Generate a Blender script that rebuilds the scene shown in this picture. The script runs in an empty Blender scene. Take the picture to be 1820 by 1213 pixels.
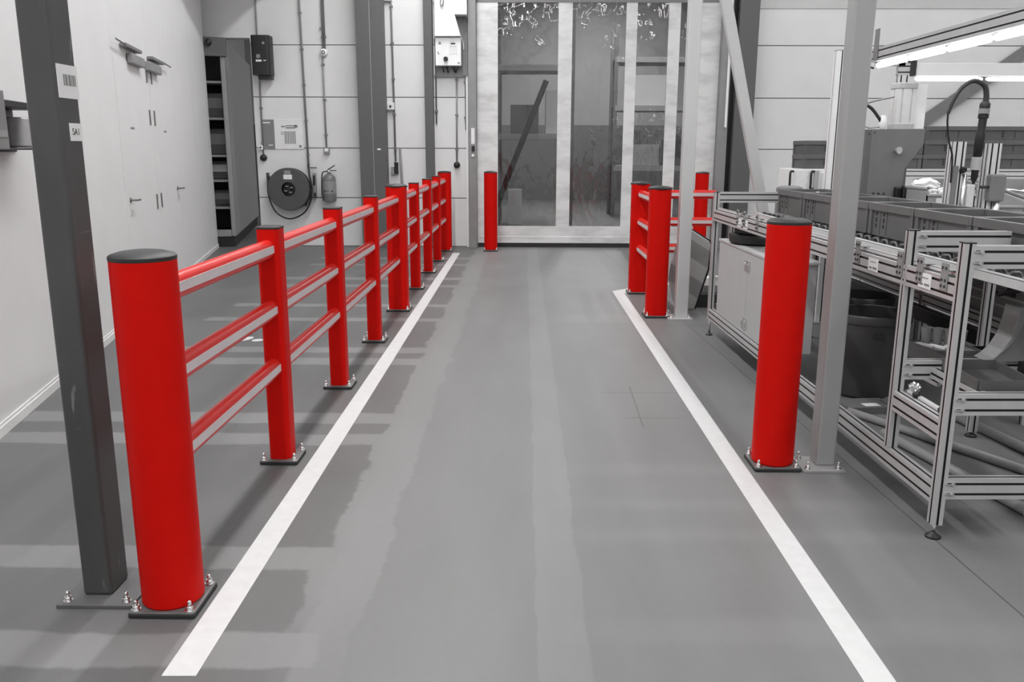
import bpy, bmesh, math, random
from mathutils import Vector, Matrix
S = bpy.context.scene
COL = S.collection
random.seed(4)
R = math.radians
PI = math.pi

# ------------------------------------------------------------------ camera
F_PX, PITCH, YAW, ROLL = 1515.0, 0.22149, 0.013376, 0.0031
def camera():
    cp, sp = math.cos(PITCH), math.sin(PITCH)
    Z = Matrix.Rotation(YAW, 3, 'Z')
    f = Z @ Vector((0, cp, -sp)); u = Z @ Vector((0, sp, cp)); r = Z @ Vector((1, 0, 0))
    r2 = math.cos(ROLL) * r + math.sin(ROLL) * u
    u2 = -math.sin(ROLL) * r + math.cos(ROLL) * u
    m = Matrix((r2, u2, -f)).transposed().to_4x4()
    m.translation = (0, 0, 1.6)
    cd = bpy.data.cameras.new('camera'); cd.sensor_width = 36; cd.sensor_fit = 'HORIZONTAL'
    cd.lens = F_PX * 36 / 1820; cd.clip_end = 200; cd.clip_start = 0.05
    co = bpy.data.objects.new('camera', cd); COL.objects.link(co); co.matrix_world = m
    S.camera = co
camera()

# ------------------------------------------------------------------ world, lights, exposure
w = bpy.data.worlds.new('world'); S.world = w; w.use_nodes = True
w.node_tree.nodes['Background'].inputs[0].default_value = (1, 1, 1, 1)
w.node_tree.nodes['Background'].inputs[1].default_value = 0.08
S.view_settings.view_transform = 'Standard'; S.view_settings.look = 'None'
S.view_settings.gamma = 1.0; S.view_settings.exposure = 0.0; S.view_settings.use_curve_mapping = False
def area(name, loc, sx, sy, power, rot=(0, 0, 0)):
    l = bpy.data.lights.new(name, 'AREA'); l.shape = 'RECTANGLE'; l.size = sx; l.size_y = sy; l.energy = power
    o = bpy.data.objects.new(name, l); COL.objects.link(o); o.location = loc; o.rotation_euler = rot
    return o
# rows of fluorescent ceiling lamps running along the hall
area('ceiling_lamp_row', (-1.25, 6.5, 6.3), 0.16, 15.0, 560)
area('ceiling_lamp_row', (4.2, 6.5, 6.3), 0.16, 15.0, 250)
area('ceiling_lamp_row', (8.2, 6.5, 6.3), 0.16, 15.0, 270)
area('ceiling_lamp_row', (1.0, -2.5, 6.3), 9.0, 0.3, 300)
area('ceiling_lamp_row', (2.0, 21.0, 6.3), 0.3, 10.0, 800)

area('wall_lamp', (-1.2, 13.0, 5.0), .9, .2, 16)
# ------------------------------------------------------------------ materials
def nodes_of(name):
    m = bpy.data.materials.new(name); m.use_nodes = True
    nt = m.node_tree; b = nt.nodes['Principled BSDF']
    return m, nt, b
def mat(name, v, rough=0.5, metal=0.0, var=0.06, scale=6.0, spec=0.5, bump=0.0, stretch=(1, 1, 1), bscale=None):
    c = v if isinstance(v, tuple) else (v, v, v)
    m, nt, b = nodes_of(name); L = nt.links
    b.inputs['Roughness'].default_value = rough; b.inputs['Metallic'].default_value = metal
    b.inputs['Specular IOR Level'].default_value = spec
    tc = nt.nodes.new('ShaderNodeTexCoord'); mp = nt.nodes.new('ShaderNodeMapping')
    mp.inputs['Scale'].default_value = stretch
    L.new(tc.outputs['Object'], mp.inputs['Vector'])
    nz = nt.nodes.new('ShaderNodeTexNoise'); nz.inputs['Scale'].default_value = scale; nz.inputs['Detail'].default_value = 4
    L.new(mp.outputs[0], nz.inputs['Vector'])
    mr = nt.nodes.new('ShaderNodeMapRange')
    mr.inputs['From Min'].default_value = 0.25; mr.inputs['From Max'].default_value = 0.75
    mr.inputs['To Min'].default_value = 1 - var; mr.inputs['To Max'].default_value = 1 + var
    L.new(nz.outputs['Fac'], mr.inputs['Value'])
    mx = nt.nodes.new('ShaderNodeMix'); mx.data_type = 'RGBA'; mx.blend_type = 'MULTIPLY'; mx.inputs['Factor'].default_value = 1
    mx.inputs['A'].default_value = (*c, 1)
    L.new(mr.outputs[0], mx.inputs['B']); L.new(mx.outputs['Result'], b.inputs['Base Color'])
    if bump:
        bp = nt.nodes.new('ShaderNodeBump'); bp.inputs['Strength'].default_value = bump; bp.inputs['Distance'].default_value = 0.01
        n2 = nt.nodes.new('ShaderNodeTexNoise'); n2.inputs['Scale'].default_value = bscale or 60
        L.new(mp.outputs[0], n2.inputs['Vector']); L.new(n2.outputs['Fac'], bp.inputs['Height']); L.new(bp.outputs[0], b.inputs['Normal'])
    return m
def emit(name, v, s):
    m, nt, b = nodes_of(name)
    b.inputs['Base Color'].default_value = (v, v, v, 1)
    b.inputs['Emission Color'].default_value = (1, 1, 1, 1); b.inputs['Emission Strength'].default_value = s
    return m

RED = mat('red_polymer', (0.58, 0.0055, 0.003), 0.5, var=0.05, scale=9, spec=0.08, bump=0.05, bscale=200)
REDR = mat('red_rail_polymer', (0.62, 0.018, 0.013), 0.30, var=0.05, scale=9, spec=0.4)
STRIP = mat('white_rail_strip', (0.62, 0.56, 0.57), 0.5, var=0.05)
CAP = mat('black_cap', 0.028, 0.5, var=0.15)
RUB = mat('black_rubber', 0.018, 0.6, var=0.2)
STEEL = mat('zinc_bolt', 0.75, 0.25, 1.0, var=0.1, scale=30)
PLATE = mat('grey_base_plate', 0.16, 0.45, 0.3, var=0.2, scale=14)
DARKP = mat('dark_post_paint', 0.060, 0.42, var=0.2, scale=5, stretch=(1, 1, .4))
DARKC = mat('dark_column_paint', 0.105, 0.5, var=0.05)
LIGHTC = mat('light_column_paint', 0.36, 0.34, 0.25, var=0.05, scale=4, stretch=(1, 1, .3))
STRUTM = mat('light_strut_paint', 0.60, 0.32, 0.25, var=0.04, scale=4)
WALL = mat('wall_panel', 0.74, 0.6, var=0.03, scale=3, spec=0.3)
WALLG = mat('wall_joint', 0.16, 0.8, var=0.1)
PART = mat('partition_panel', 0.74, 0.42, var=0.025, scale=2.5, spec=0.4)
PARTS = mat('partition_seam', 0.50, 0.6)
CEIL = mat('ceiling_sheet', 0.62, 0.7, var=0.03)
ALU = mat('anodised_aluminium', 0.50, 0.36, 0.25, var=0.05, scale=20, stretch=(1, 1, .2))
ALUB = mat('bright_aluminium', 0.74, 0.30, 0.25, var=0.04, scale=20)
MIDG = mat('mid_grey_paint', 0.19, 0.5, var=0.08)
CABG = mat('cabinet_grey', 0.42, 0.5, var=0.03)
WHITE = mat('white_paint', 0.86, 0.45, var=0.03)
LABEL = mat('paper_label', 0.78, 0.6, var=0.04)
PAPER = mat('loose_paper', 0.88, 0.7, var=0.06, scale=20)
INK = mat('printed_ink', 0.03, 0.6)
INKG = mat('grey_print', 0.22, 0.6)
CRATE = mat('crate_plastic', 0.105, 0.48, var=0.12, scale=5)
CRATEL = mat('crate_rim_plastic', 0.125, 0.42, var=0.1, scale=5)
BLACK = mat('black_plastic', 0.012, 0.45, var=0.2)
DRUM = mat('drum_plastic', 0.045, 0.4, var=0.2, scale=4)
CONDUIT = mat('grey_conduit', 0.26, 0.45, var=0.08)
LINE = mat('white_line_paint', 0.60, 0.5, var=0.05, scale=18)
MACH = mat('machine_grey', 0.165, 0.45, var=0.06)
BINP = mat('bin_plastic', 0.33, 0.4, var=0.08)
TUBE = emit('lit_tube', 0.9, 7.0)
GREYB = mat('grey_tube_lining', 0.27, 0.45, var=0.08)
SATIN = mat('satin_metal', 0.20, 0.4, 0.6)
EXT = mat('extinguisher_paint', 0.16, 0.35, var=0.08)
REEL = mat('reel_paint', 0.075, 0.4, var=0.08)
CARD = mat('cardboard', 0.14, 0.8, var=0.1)

def scuffed(m, amount=.16):
    nt = m.node_tree; L = nt.links; b = nt.nodes['Principled BSDF']; src = b.inputs['Base Color'].links[0].from_socket
    tc = nt.nodes.new('ShaderNodeTexCoord'); fac = None
    for st, sc, lo in (((6, 6, .9), 6.0, .665), ((1, 1, 9), 5.0, .70)):
        mp = nt.nodes.new('ShaderNodeMapping'); mp.inputs['Scale'].default_value = st; L.new(tc.outputs['Object'], mp.inputs[0])
        n = nt.nodes.new('ShaderNodeTexNoise'); n.inputs['Scale'].default_value = sc; n.inputs['Detail'].default_value = 6; L.new(mp.outputs[0], n.inputs[0])
        q = nt.nodes.new('ShaderNodeMapRange'); q.inputs['From Min'].default_value = lo; q.inputs['From Max'].default_value = lo + .06; L.new(n.outputs['Fac'], q.inputs['Value'])
        if fac is None: fac = q.outputs[0]
        else:
            a = nt.nodes.new('ShaderNodeMath'); a.operation = 'MAXIMUM'; L.new(fac, a.inputs[0]); L.new(q.outputs[0], a.inputs[1]); fac = a.outputs[0]
    mx = nt.nodes.new('ShaderNodeMix'); mx.data_type = 'RGBA'; L.new(src, mx.inputs['A']); mx.inputs['B'].default_value = (amount, amount, amount, 1)
    L.new(fac, mx.inputs['Factor']); L.new(mx.outputs['Result'], b.inputs['Base Color'])
scuffed(DARKP)

def pad_stripes():
    m, nt, b = nodes_of('striped_pad'); L = nt.links
    tc = nt.nodes.new('ShaderNodeTexCoord'); sp = nt.nodes.new('ShaderNodeSeparateXYZ'); L.new(tc.outputs['Object'], sp.inputs[0])
    def mth(op, a, c):
        n = nt.nodes.new('ShaderNodeMath'); n.operation = op
        for i, q in enumerate((a, c)):
            if isinstance(q, (int, float)): n.inputs[i].default_value = q
            else: L.new(q, n.inputs[i])
        return n.outputs[0]
    k = mth('ADD', sp.outputs['Z'], mth('MULTIPLY', sp.outputs['X'], 0.62))
    k = mth('FRACT', mth('MULTIPLY', mth('ADD', k, 0.055), 2.75), 0)
    k = mth('GREATER_THAN', k, 0.5)
    mx = nt.nodes.new('ShaderNodeMix'); mx.data_type = 'RGBA'
    mx.inputs['A'].default_value = (.24, .24, .24, 1); mx.inputs['B'].default_value = (.38, .38, .38, 1)
    L.new(k, mx.inputs['Factor']); L.new(mx.outputs['Result'], b.inputs['Base Color']); b.inputs['Roughness'].default_value = 0.5
    return m
PADM = pad_stripes()

def dirty_white():
    m, nt, b = nodes_of('dirty_white_door'); L = nt.links
    tc = nt.nodes.new('ShaderNodeTexCoord'); mp = nt.nodes.new('ShaderNodeMapping'); mp.inputs['Scale'].default_value = (1, 1, 3.0)
    L.new(tc.outputs['Object'], mp.inputs[0])
    a = nt.nodes.new('ShaderNodeTexNoise'); a.inputs['Scale'].default_value = 1.6; a.inputs['Detail'].default_value = 8; a.inputs['Roughness'].default_value = .65
    L.new(mp.outputs[0], a.inputs[0])
    r = nt.nodes.new('ShaderNodeValToRGB'); r.color_ramp.elements[0].position = .25; r.color_ramp.elements[0].color = (.46, .46, .46, 1)
    r.color_ramp.elements[1].position = .56; r.color_ramp.elements[1].color = (.72, .72, .72, 1)
    L.new(a.outputs['Fac'], r.inputs[0]); L.new(r.outputs[0], b.inputs['Base Color']); b.inputs['Roughness'].default_value = .5
    return m
DOORW = dirty_white()

def pvc():
    m = bpy.data.materials.new('clear_pvc_sheet'); m.use_nodes = True; nt = m.node_tree; nt.nodes.clear(); L = nt.links
    out = nt.nodes.new('ShaderNodeOutputMaterial'); mix = nt.nodes.new('ShaderNodeMixShader')
    tr = nt.nodes.new('ShaderNodeBsdfTransparent'); tr.inputs[0].default_value = (.74, .74, .74, 1)
    gl = nt.nodes.new('ShaderNodeBsdfGlossy'); gl.inputs['Roughness'].default_value = 0.04; gl.inputs[0].default_value = (1, 1, 1, 1)
    tc = nt.nodes.new('ShaderNodeTexCoord'); mp = nt.nodes.new('ShaderNodeMapping'); mp.inputs['Scale'].default_value = (1.0, 1, .55)
    n1 = nt.nodes.new('ShaderNodeTexNoise'); n1.inputs['Scale'].default_value = 3.2; n1.inputs['Detail'].default_value = 2.5
    bp = nt.nodes.new('ShaderNodeBump'); bp.inputs['Strength'].default_value = 1.0; bp.inputs['Distance'].default_value = 0.03
    L.new(tc.outputs['Object'], mp.inputs[0]); L.new(mp.outputs[0], n1.inputs[0]); L.new(n1.outputs['Fac'], bp.inputs['Height']); L.new(bp.outputs[0], gl.inputs['Normal'])
    mix.inputs[0].default_value = 0.045
    L.new(tr.outputs[0], mix.inputs[1]); L.new(gl.outputs[0], mix.inputs[2]); L.new(mix.outputs[0], out.inputs[0])
    return m
PVC = pvc()

def floor_mat():
    m, nt, b = nodes_of('coated_concrete_floor'); L = nt.links
    geo = nt.nodes.new('ShaderNodeNewGeometry')
    def N(kind): return nt.nodes.new(kind)
    def mth(op, *a):
        n = N('ShaderNodeMath'); n.operation = op
        for i, q in enumerate(a):
            if isinstance(q, (int, float)): n.inputs[i].default_value = q
            else: L.new(q, n.inputs[i])
        return n.outputs[0]
    def noise(scale, detail=3, rough=.5, st=(1, 1, 1), off=0):
        mp = N('ShaderNodeMapping'); mp.inputs['Scale'].default_value = st; mp.inputs['Location'].default_value = (off, off * .7, 0)
        L.new(geo.outputs['Position'], mp.inputs[0])
        n = N('ShaderNodeTexNoise'); n.inputs['Scale'].default_value = scale; n.inputs['Detail'].default_value = detail; n.inputs['Roughness'].default_value = rough
        L.new(mp.outputs[0], n.inputs[0]); return n.outputs['Fac']
    sp = N('ShaderNodeSeparateXYZ'); L.new(geo.outputs['Position'], sp.inputs[0])
    X0, Y0 = sp.outputs['X'], sp.outputs['Y']
    wob = mth('SUBTRACT', noise(2.2, 9, .68), .5); wob2 = mth('SUBTRACT', noise(2.6, 9, .66, off=7), .5)
    Xw = mth('ADD', X0, mth('MULTIPLY', wob, .22)); Yw = mth('ADD', Y0, mth('MULTIPLY', wob2, .10))
    Xf = mth('ADD', X0, mth('MULTIPLY', wob2, .07))
    def band(v, lo, hi, soft):
        def st(q, e):
            n = N('ShaderNodeMapRange'); n.interpolation_type = 'SMOOTHSTEP'
            n.inputs['From Min'].default_value = e - soft; n.inputs['From Max'].default_value = e + soft
            L.new(q, n.inputs['Value']); return n.outputs[0]
        return mth('MULTIPLY', st(v, lo), mth('SUBTRACT', 1, st(v, hi)))
    def mx(a, c): return mth('MAXIMUM', a, c)
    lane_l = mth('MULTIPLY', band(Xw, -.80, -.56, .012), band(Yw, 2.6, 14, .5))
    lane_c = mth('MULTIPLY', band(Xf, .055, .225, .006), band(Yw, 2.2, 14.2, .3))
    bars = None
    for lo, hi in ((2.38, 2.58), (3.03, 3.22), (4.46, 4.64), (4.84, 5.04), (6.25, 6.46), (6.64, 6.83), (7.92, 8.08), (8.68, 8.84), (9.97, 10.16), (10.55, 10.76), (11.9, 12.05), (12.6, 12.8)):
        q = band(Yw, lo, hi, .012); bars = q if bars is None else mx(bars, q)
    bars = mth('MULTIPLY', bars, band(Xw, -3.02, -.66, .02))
    rbars = None
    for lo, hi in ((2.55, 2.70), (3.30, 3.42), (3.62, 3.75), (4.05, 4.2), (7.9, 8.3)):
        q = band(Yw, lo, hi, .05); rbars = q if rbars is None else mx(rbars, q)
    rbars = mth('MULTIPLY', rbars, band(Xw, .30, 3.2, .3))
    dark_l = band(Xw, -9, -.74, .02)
    blot = mth('SUBTRACT', noise(.8, 5, .6, off=3), .5)
    fine = mth('SUBTRACT', noise(45, 3, .6), .5)
    strk = mth('SUBTRACT', noise(1.0, 5, .62, st=(3.2, .55, 1), off=11), .5)
    v = mth('ADD', .176, mth('MULTIPLY', blot, .06))
    v = mth('SUBTRACT', v, mth('MULTIPLY', band(Xw, 1.13, 9, .03), .018))  # right of the line: darker coating, with the bench's shade put into the colour
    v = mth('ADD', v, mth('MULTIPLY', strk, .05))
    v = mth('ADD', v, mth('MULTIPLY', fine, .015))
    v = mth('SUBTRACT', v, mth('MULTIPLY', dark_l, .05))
    pale_patches = mx(mx(lane_l, bars), lane_c)  # lighter repair patches of the floor coating
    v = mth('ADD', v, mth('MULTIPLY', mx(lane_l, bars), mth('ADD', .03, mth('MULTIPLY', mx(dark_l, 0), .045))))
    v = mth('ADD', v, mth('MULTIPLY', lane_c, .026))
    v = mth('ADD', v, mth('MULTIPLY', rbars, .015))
    # saw-cut joints
    jx = mth('ADD', mth('SUBTRACT', X0, 1.62), mth('MULTIPLY', mth('SUBTRACT', Y0, 6.0), .045))
    cut = band(jx, -.0035, .0035, .002)
    cut = mx(cut, mth('MULTIPLY', band(mth('ADD', X0, mth('MULTIPLY', mth('SUBTRACT', Y0, 5.25), -.028)), .722, .728, .003), band(Y0, 4.8, 5.7, .01)))
    cut = mx(cut, mth('MULTIPLY', mth('MULTIPLY', band(Y0, 5.535, 5.55, .006), band(X0, .5, 1.1, .1)), .45))
    cut = mx(cut, mth('MULTIPLY', mth('MULTIPLY', band(Y0, 4.98, 4.995, .005), band(X0, .63, .98, .05)), .45))
    v = mth('SUBTRACT', v, mth('MULTIPLY', cut, .09))
    cb = N('ShaderNodeCombineColor'); [L.new(v, cb.inputs[i]) for i in range(3)]
    L.new(cb.outputs[0], b.inputs['Base Color'])
    rg = mth('ADD', .48, mth('MULTIPLY', blot, .25)); L.new(rg, b.inputs['Roughness'])
    b.inputs['Specular IOR Level'].default_value = .35
    return m
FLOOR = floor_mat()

# ------------------------------------------------------------------ mesh helpers
class MB:
    def __init__(s): s.bm = bmesh.new(); s.mi = 0
    def _faces(s, fs, smooth=False):
        for f in fs: f.material_index = s.mi; f.smooth = smooth
    def box(s, c, d, rz=0, M=None):
        m = Matrix.Translation(c) @ Matrix.Rotation(rz, 4, 'Z')
        if M is not None: m = M @ m
        r = bmesh.ops.create_cube(s.bm, size=1, matrix=m @ Matrix.Diagonal((*d, 1)))
        s._faces({f for v in r['verts'] for f in v.link_faces}); return s
    def bx(s, x0, x1, y0, y1, z0, z1): return s.box(((x0 + x1) / 2, (y0 + y1) / 2, (z0 + z1) / 2), (abs(x1 - x0), abs(y1 - y0), abs(z1 - z0)))
    def cyl(s, p0, p1, r0, r1=None, seg=20, caps=True):
        p0, p1 = Vector(p0), Vector(p1); r1 = r0 if r1 is None else r1
        q = (p1 - p0).to_track_quat('Z', 'Y').to_matrix()
        a, c = [], []
        for i in range(seg):
            t = 2 * PI * i / seg; d = q @ Vector((math.cos(t), math.sin(t), 0))
            a.append(s.bm.verts.new(p0 + d * r0)); c.append(s.bm.verts.new(p1 + d * r1))
        s._faces([s.bm.faces.new((a[i], a[(i + 1) % seg], c[(i + 1) % seg], c[i])) for i in range(seg)], True)
        if caps: s._faces([s.bm.faces.new(a[::-1]), s.bm.faces.new(c)])
        return s
    def lathe(s, prof, o=(0, 0, 0), seg=28, axis=None, closed=False):
        q = Matrix.Identity(3) if axis is None else Vector(axis).to_track_quat('Z', 'Y').to_matrix()
        o = Vector(o); rings = []
        for r, z in prof:
            rings.append([s.bm.verts.new(o + q @ Vector((r * math.cos(2 * PI * i / seg), r * math.sin(2 * PI * i / seg), z))) for i in range(seg)])
        if closed: rings.append(rings[0])
        for k in range(len(rings) - 1):
            s._faces([s.bm.faces.new((rings[k][i], rings[k][(i + 1) % seg], rings[k + 1][(i + 1) % seg], rings[k + 1][i])) for i in range(seg)], True)
        if not closed: s._faces([s.bm.faces.new(rings[0][::-1]), s.bm.faces.new(rings[-1])], True)
        return s
    def tube(s, pts, r, seg=10):
        pts = [Vector(p) for p in pts]; rings = []; rr = r if isinstance(r, (list, tuple)) else [r] * len(pts)
        up = None
        for i, p in enumerate(pts):
            t = (pts[min(i + 1, len(pts) - 1)] - pts[max(i - 1, 0)]).normalized()
            if up is None:
                up = Vector((0, 0, 1)) if abs(t.z) < .9 else Vector((1, 0, 0))
            a = t.cross(up).normalized(); b = a.cross(t).normalized(); up = b
            rings.append([s.bm.verts.new(p + (a * math.cos(2 * PI * k / seg) + b * math.sin(2 * PI * k / seg)) * rr[i]) for k in range(seg)])
        for k in range(len(rings) - 1):
            s._faces([s.bm.faces.new((rings[k][i], rings[k][(i + 1) % seg], rings[k + 1][(i + 1) % seg], rings[k + 1][i])) for i in range(seg)], True)
        s._faces([s.bm.faces.new(rings[0][::-1]), s.bm.faces.new(rings[-1])]); return s
    def prism(s, poly, vec, smooth=False):
        a = [s.bm.verts.new(p) for p in poly]; v = Vector(vec); c = [s.bm.verts.new(Vector(p) + v) for p in poly]
        n = len(poly)
        s._faces([s.bm.faces.new((a[i], a[(i + 1) % n], c[(i + 1) % n], c[i])) for i in range(n)], smooth)
        s._faces([s.bm.faces.new(a[::-1]), s.bm.faces.new(c)]); return s
    def sweep(s, sec, p0, p1, up=(0, 0, 1)):
        """extrude a 2-D section (list of (a, b)) from p0 to p1; b runs along up"""
        p0, p1 = Vector(p0), Vector(p1); t = (p1 - p0).normalized(); u = Vector(up); u = (u - t * u.dot(t)).normalized(); a = u.cross(t)
        return s.prism([p0 + a * q[0] + u * q[1] for q in sec], p1 - p0)
def spline(pts, n=8):
    P = [Vector(p) for p in pts]; P = [2 * P[0] - P[1]] + P + [2 * P[-1] - P[-2]]; out = []
    for i in range(1, len(P) - 2):
        for k in range(n):
            t = k / n; a, b, c, d = P[i - 1:i + 3]
            out.append(.5 * ((2 * b) + (-a + c) * t + (2 * a - 5 * b + 4 * c - d) * t * t + (-a + 3 * b - 3 * c + d) * t ** 3))
    out.append(P[-2]); return out
def obj(name, mb, m, parent=None, loc=None, rz=None, bevel=0, smooth=None, seg=2, **props):
    bmesh.ops.recalc_face_normals(mb.bm, faces=mb.bm.faces)
    me = bpy.data.meshes.new(name); mb.bm.to_mesh(me); mb.bm.free()
    for q in (m if isinstance(m, (list, tuple)) else [m]): me.materials.append(q)
    if smooth:
        me.shade_smooth(); me.set_sharp_from_angle(angle=R(smooth))
    o = bpy.data.objects.new(name, me); COL.objects.link(o)
    if parent: o.parent = parent
    if loc is not None: o.location = loc
    if rz is not None: o.rotation_euler.z = rz
    if bevel:
        b = o.modifiers.new('bevel', 'BEVEL'); b.width = bevel; b.segments = seg; b.limit_method = 'ANGLE'; b.angle_limit = R(40)
    for k, v in props.items(): o[k] = v
    return o
def thing(name, loc, label, cat, group=None, rz=0):
    o = bpy.data.objects.new(name, None); COL.objects.link(o); o.location = loc; o.rotation_euler.z = rz; o.empty_display_size = .1
    o['label'] = label; o['category'] = cat
    if group: o['group'] = group
    return o
def solid(name, mb, m, label, cat, group=None, **k):
    o = obj(name, mb, m, **k); o['label'] = label; o['category'] = cat
    if group: o['group'] = group
    return o
def struct(name, mb, m, parent=None, **k):
    o = obj(name, mb, m, parent, **k)
    if parent is None: o['kind'] = 'structure'
    return o
def clone(o, label=None, loc=None, rz=None, parent=None):
    c = o.copy(); COL.objects.link(c)
    if parent: c.parent = parent
    if label: c['label'] = label
    if loc is not None: c.location = loc
    if rz is not None: c.rotation_euler.z = rz
    for ch in list(o.children): clone(ch, parent=c)
    return c
def octa(wd, ht, ch):
    a, b = wd / 2, ht / 2
    return [(-a, -b + ch), (-a + ch, -b), (a - ch, -b), (a, -b + ch), (a, b - ch), (a - ch, b), (-a + ch, b), (-a, b - ch)]
def rrect(wd, ht, r, n=5):
    out = []
    for cx, cy, a0 in ((wd / 2 - r, ht / 2 - r, 0), (-wd / 2 + r, ht / 2 - r, 90), (-wd / 2 + r, -ht / 2 + r, 180), (wd / 2 - r, -ht / 2 + r, 270)):
        for i in range(n + 1):
            t = R(a0 + 90 * i / n); out.append((cx + r * math.cos(t), cy + r * math.sin(t)))
    return out
def slot_section(wd, ht, nx=1, ny=1, g=.010, d=.006):
    """T-slot aluminium profile: nx slots in the faces of width wd, ny slots in the faces of width ht"""
    def side(n, length):
        q = []
        for i in range(n):
            c = -length / 2 + length * (i + .5) / n
            q += [(c - g / 2, 0), (c - g / 2, d), (c + g / 2, d), (c + g / 2, 0)]
        return q
    out = [(-wd / 2, -ht / 2)]
    out += [(x, -ht / 2 + y) for x, y in side(nx, wd)] + [(wd / 2, -ht / 2)]
    out += [(wd / 2 - y, x) for x, y in side(ny, ht)] + [(wd / 2, ht / 2)]
    out += [(-x, ht / 2 - y) for x, y in side(nx, wd)] + [(-wd / 2, ht / 2)]
    out += [(-wd / 2 + y, -x) for x, y in side(ny, ht)]
    return out
P45 = slot_section(.045, .045)
P4590 = slot_section(.045, .09, 1, 2)
def prof(name, p0, p1, parent, sec=P45, up=(0, 0, 1), m=None, **k):
    b = MB().sweep(sec, p0, p1, up); n = len(sec)
    ha, hb = max(q[0] for q in sec), max(q[1] for q in sec)
    b.bm.faces.ensure_lookup_table()
    for i in range(n):                       # slot faces coloured black to stand for the shadow inside the grooves
        mx_, my_ = (sec[i][0] + sec[(i + 1) % n][0]) / 2, (sec[i][1] + sec[(i + 1) % n][1]) / 2
        if abs(mx_) < ha - 1e-4 and abs(my_) < hb - 1e-4: b.bm.faces[i].material_index = 1
    return obj(name, b, [m or ALU, BLACK], parent, **k)
def text(name, body, size, m, parent, loc, rot, depth=.001):
    cu = bpy.data.curves.new(name, 'FONT'); cu.body = body; cu.size = size; cu.extrude = depth; cu.align_x = 'CENTER'; cu.align_y = 'CENTER'
    t = bpy.data.objects.new('tmp', cu); COL.objects.link(t)
    dg = bpy.context.evaluated_depsgraph_get(); me = bpy.data.meshes.new_from_object(t.evaluated_get(dg))
    bpy.data.objects.remove(t); me.name = name; me.materials.clear(); me.materials.append(m)
    o = bpy.data.objects.new(name, me); COL.objects.link(o); o.parent = parent; o.location = loc; o.rotation_euler = rot
    return o

# ------------------------------------------------------------------ room shell
PB = .805                      # height of one wall panel
WY = 14.30                     # inner face of the back wall
CH = 6.6
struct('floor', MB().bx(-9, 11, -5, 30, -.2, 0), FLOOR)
struct('ceiling', MB().bx(-9, 11, -5, 30, CH, CH + .2), CEIL)
def panels(x0, x1, z0=0, z1=CH, y0=WY):
    b = MB(); b.mi = 1; b.bx(x0, x1, y0 + .02, y0 + .25, z0, z1); b.mi = 0
    z = 0.0
    while z < z1:
        t = min(z + PB, z1)
        if t > z0 + .02: b.bx(x0, x1, y0, y0 + .025, max(z, z0) + .007, t - .007)
        z += PB
    return b
b = panels(-4.40, -.80)
b.bx(-9, -4.40, WY, WY + .25, 3.325, CH)
struct('wall_back', b, [WALL, WALLG])
struct('wall_back_right', panels(3.30, 11), [WALL, WALLG])
struct('wall_back_over_door', MB().bx(-.80, 3.30, WY, WY + .25, 4.6, CH), WALL)
struct('wall_right', MB().bx(10.8, 11, -5, WY, 0, CH), WALL)
struct('wall_front', MB().bx(-9, 11, -5.2, -5, 0, CH), WALL)
struct('trim_1', MB().bx(-4.40, -.9, WY - .012, WY, 0, .012), WALLG)
struct('wall_top_shade', MB().bx(3.64, 10.8, WY - .012, WY - .001, 3.775, CH), mat('upper_wall_shade', .56, .6, var=.03))  # thin sheet in a darker colour, painted-in shading along the wall top
# hall beyond the folding door
struct('wall_hall_back', MB().bx(-9, 11, 28, 28.2, 2.35, CH), mat('hall_upper_wall', .42, .7, var=.1, scale=.7))
struct('wall_hall_lower', MB().bx(-9, 11, 27.9, 28.2, 0, 2.35), mat('hall_lower_wall', .17, .6, var=.1, scale=.7))
struct('wall_hall_left', MB().bx(-9, -8.8, WY, 28, 0, CH), WALL)
struct('wall_hall_right', MB().bx(10.8, 11, WY, 28, 0, CH), WALL)

# left partition: local frame, +y along the wall away from the camera, +x out of the wall
LO = Vector((-2.954, 4.542, 0)); LA = math.atan2(2.093, 9.477)
def lw(name, u, label, cat, z=0, off=0, group=None):
    p = LO + Vector((-math.sin(LA) * u, math.cos(LA) * u, z)) + Vector((math.cos(LA), math.sin(LA), 0)) * off
    return thing(name, p, label, cat, group, LA)
LEN = 9.705
b = MB(); edges = [-4.2, -2.0, 1.2, 3.52, 5.085, 6.52, 8.1, LEN]
for a, c in zip(edges[:-1], edges[1:]): b.bx(-.12, 0, a + .0015, c - .0015, 0, CH)
b.bx(-.11, -.008, -4.2, LEN, 0, CH)
wl = struct('wall_left', b, PART, loc=LO, rz=LA)
b = MB().bx(0, .012, -4.2, 3.52, .0, .055); b.bx(0, .006, -4.2, 3.52, .055, .075)
struct('baseboard_left', b, PART, loc=LO, rz=LA)
b = MB().bx(0, .012, 6.52, LEN, .0, .055)
struct('trim_2', b, PART, loc=LO, rz=LA)
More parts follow.
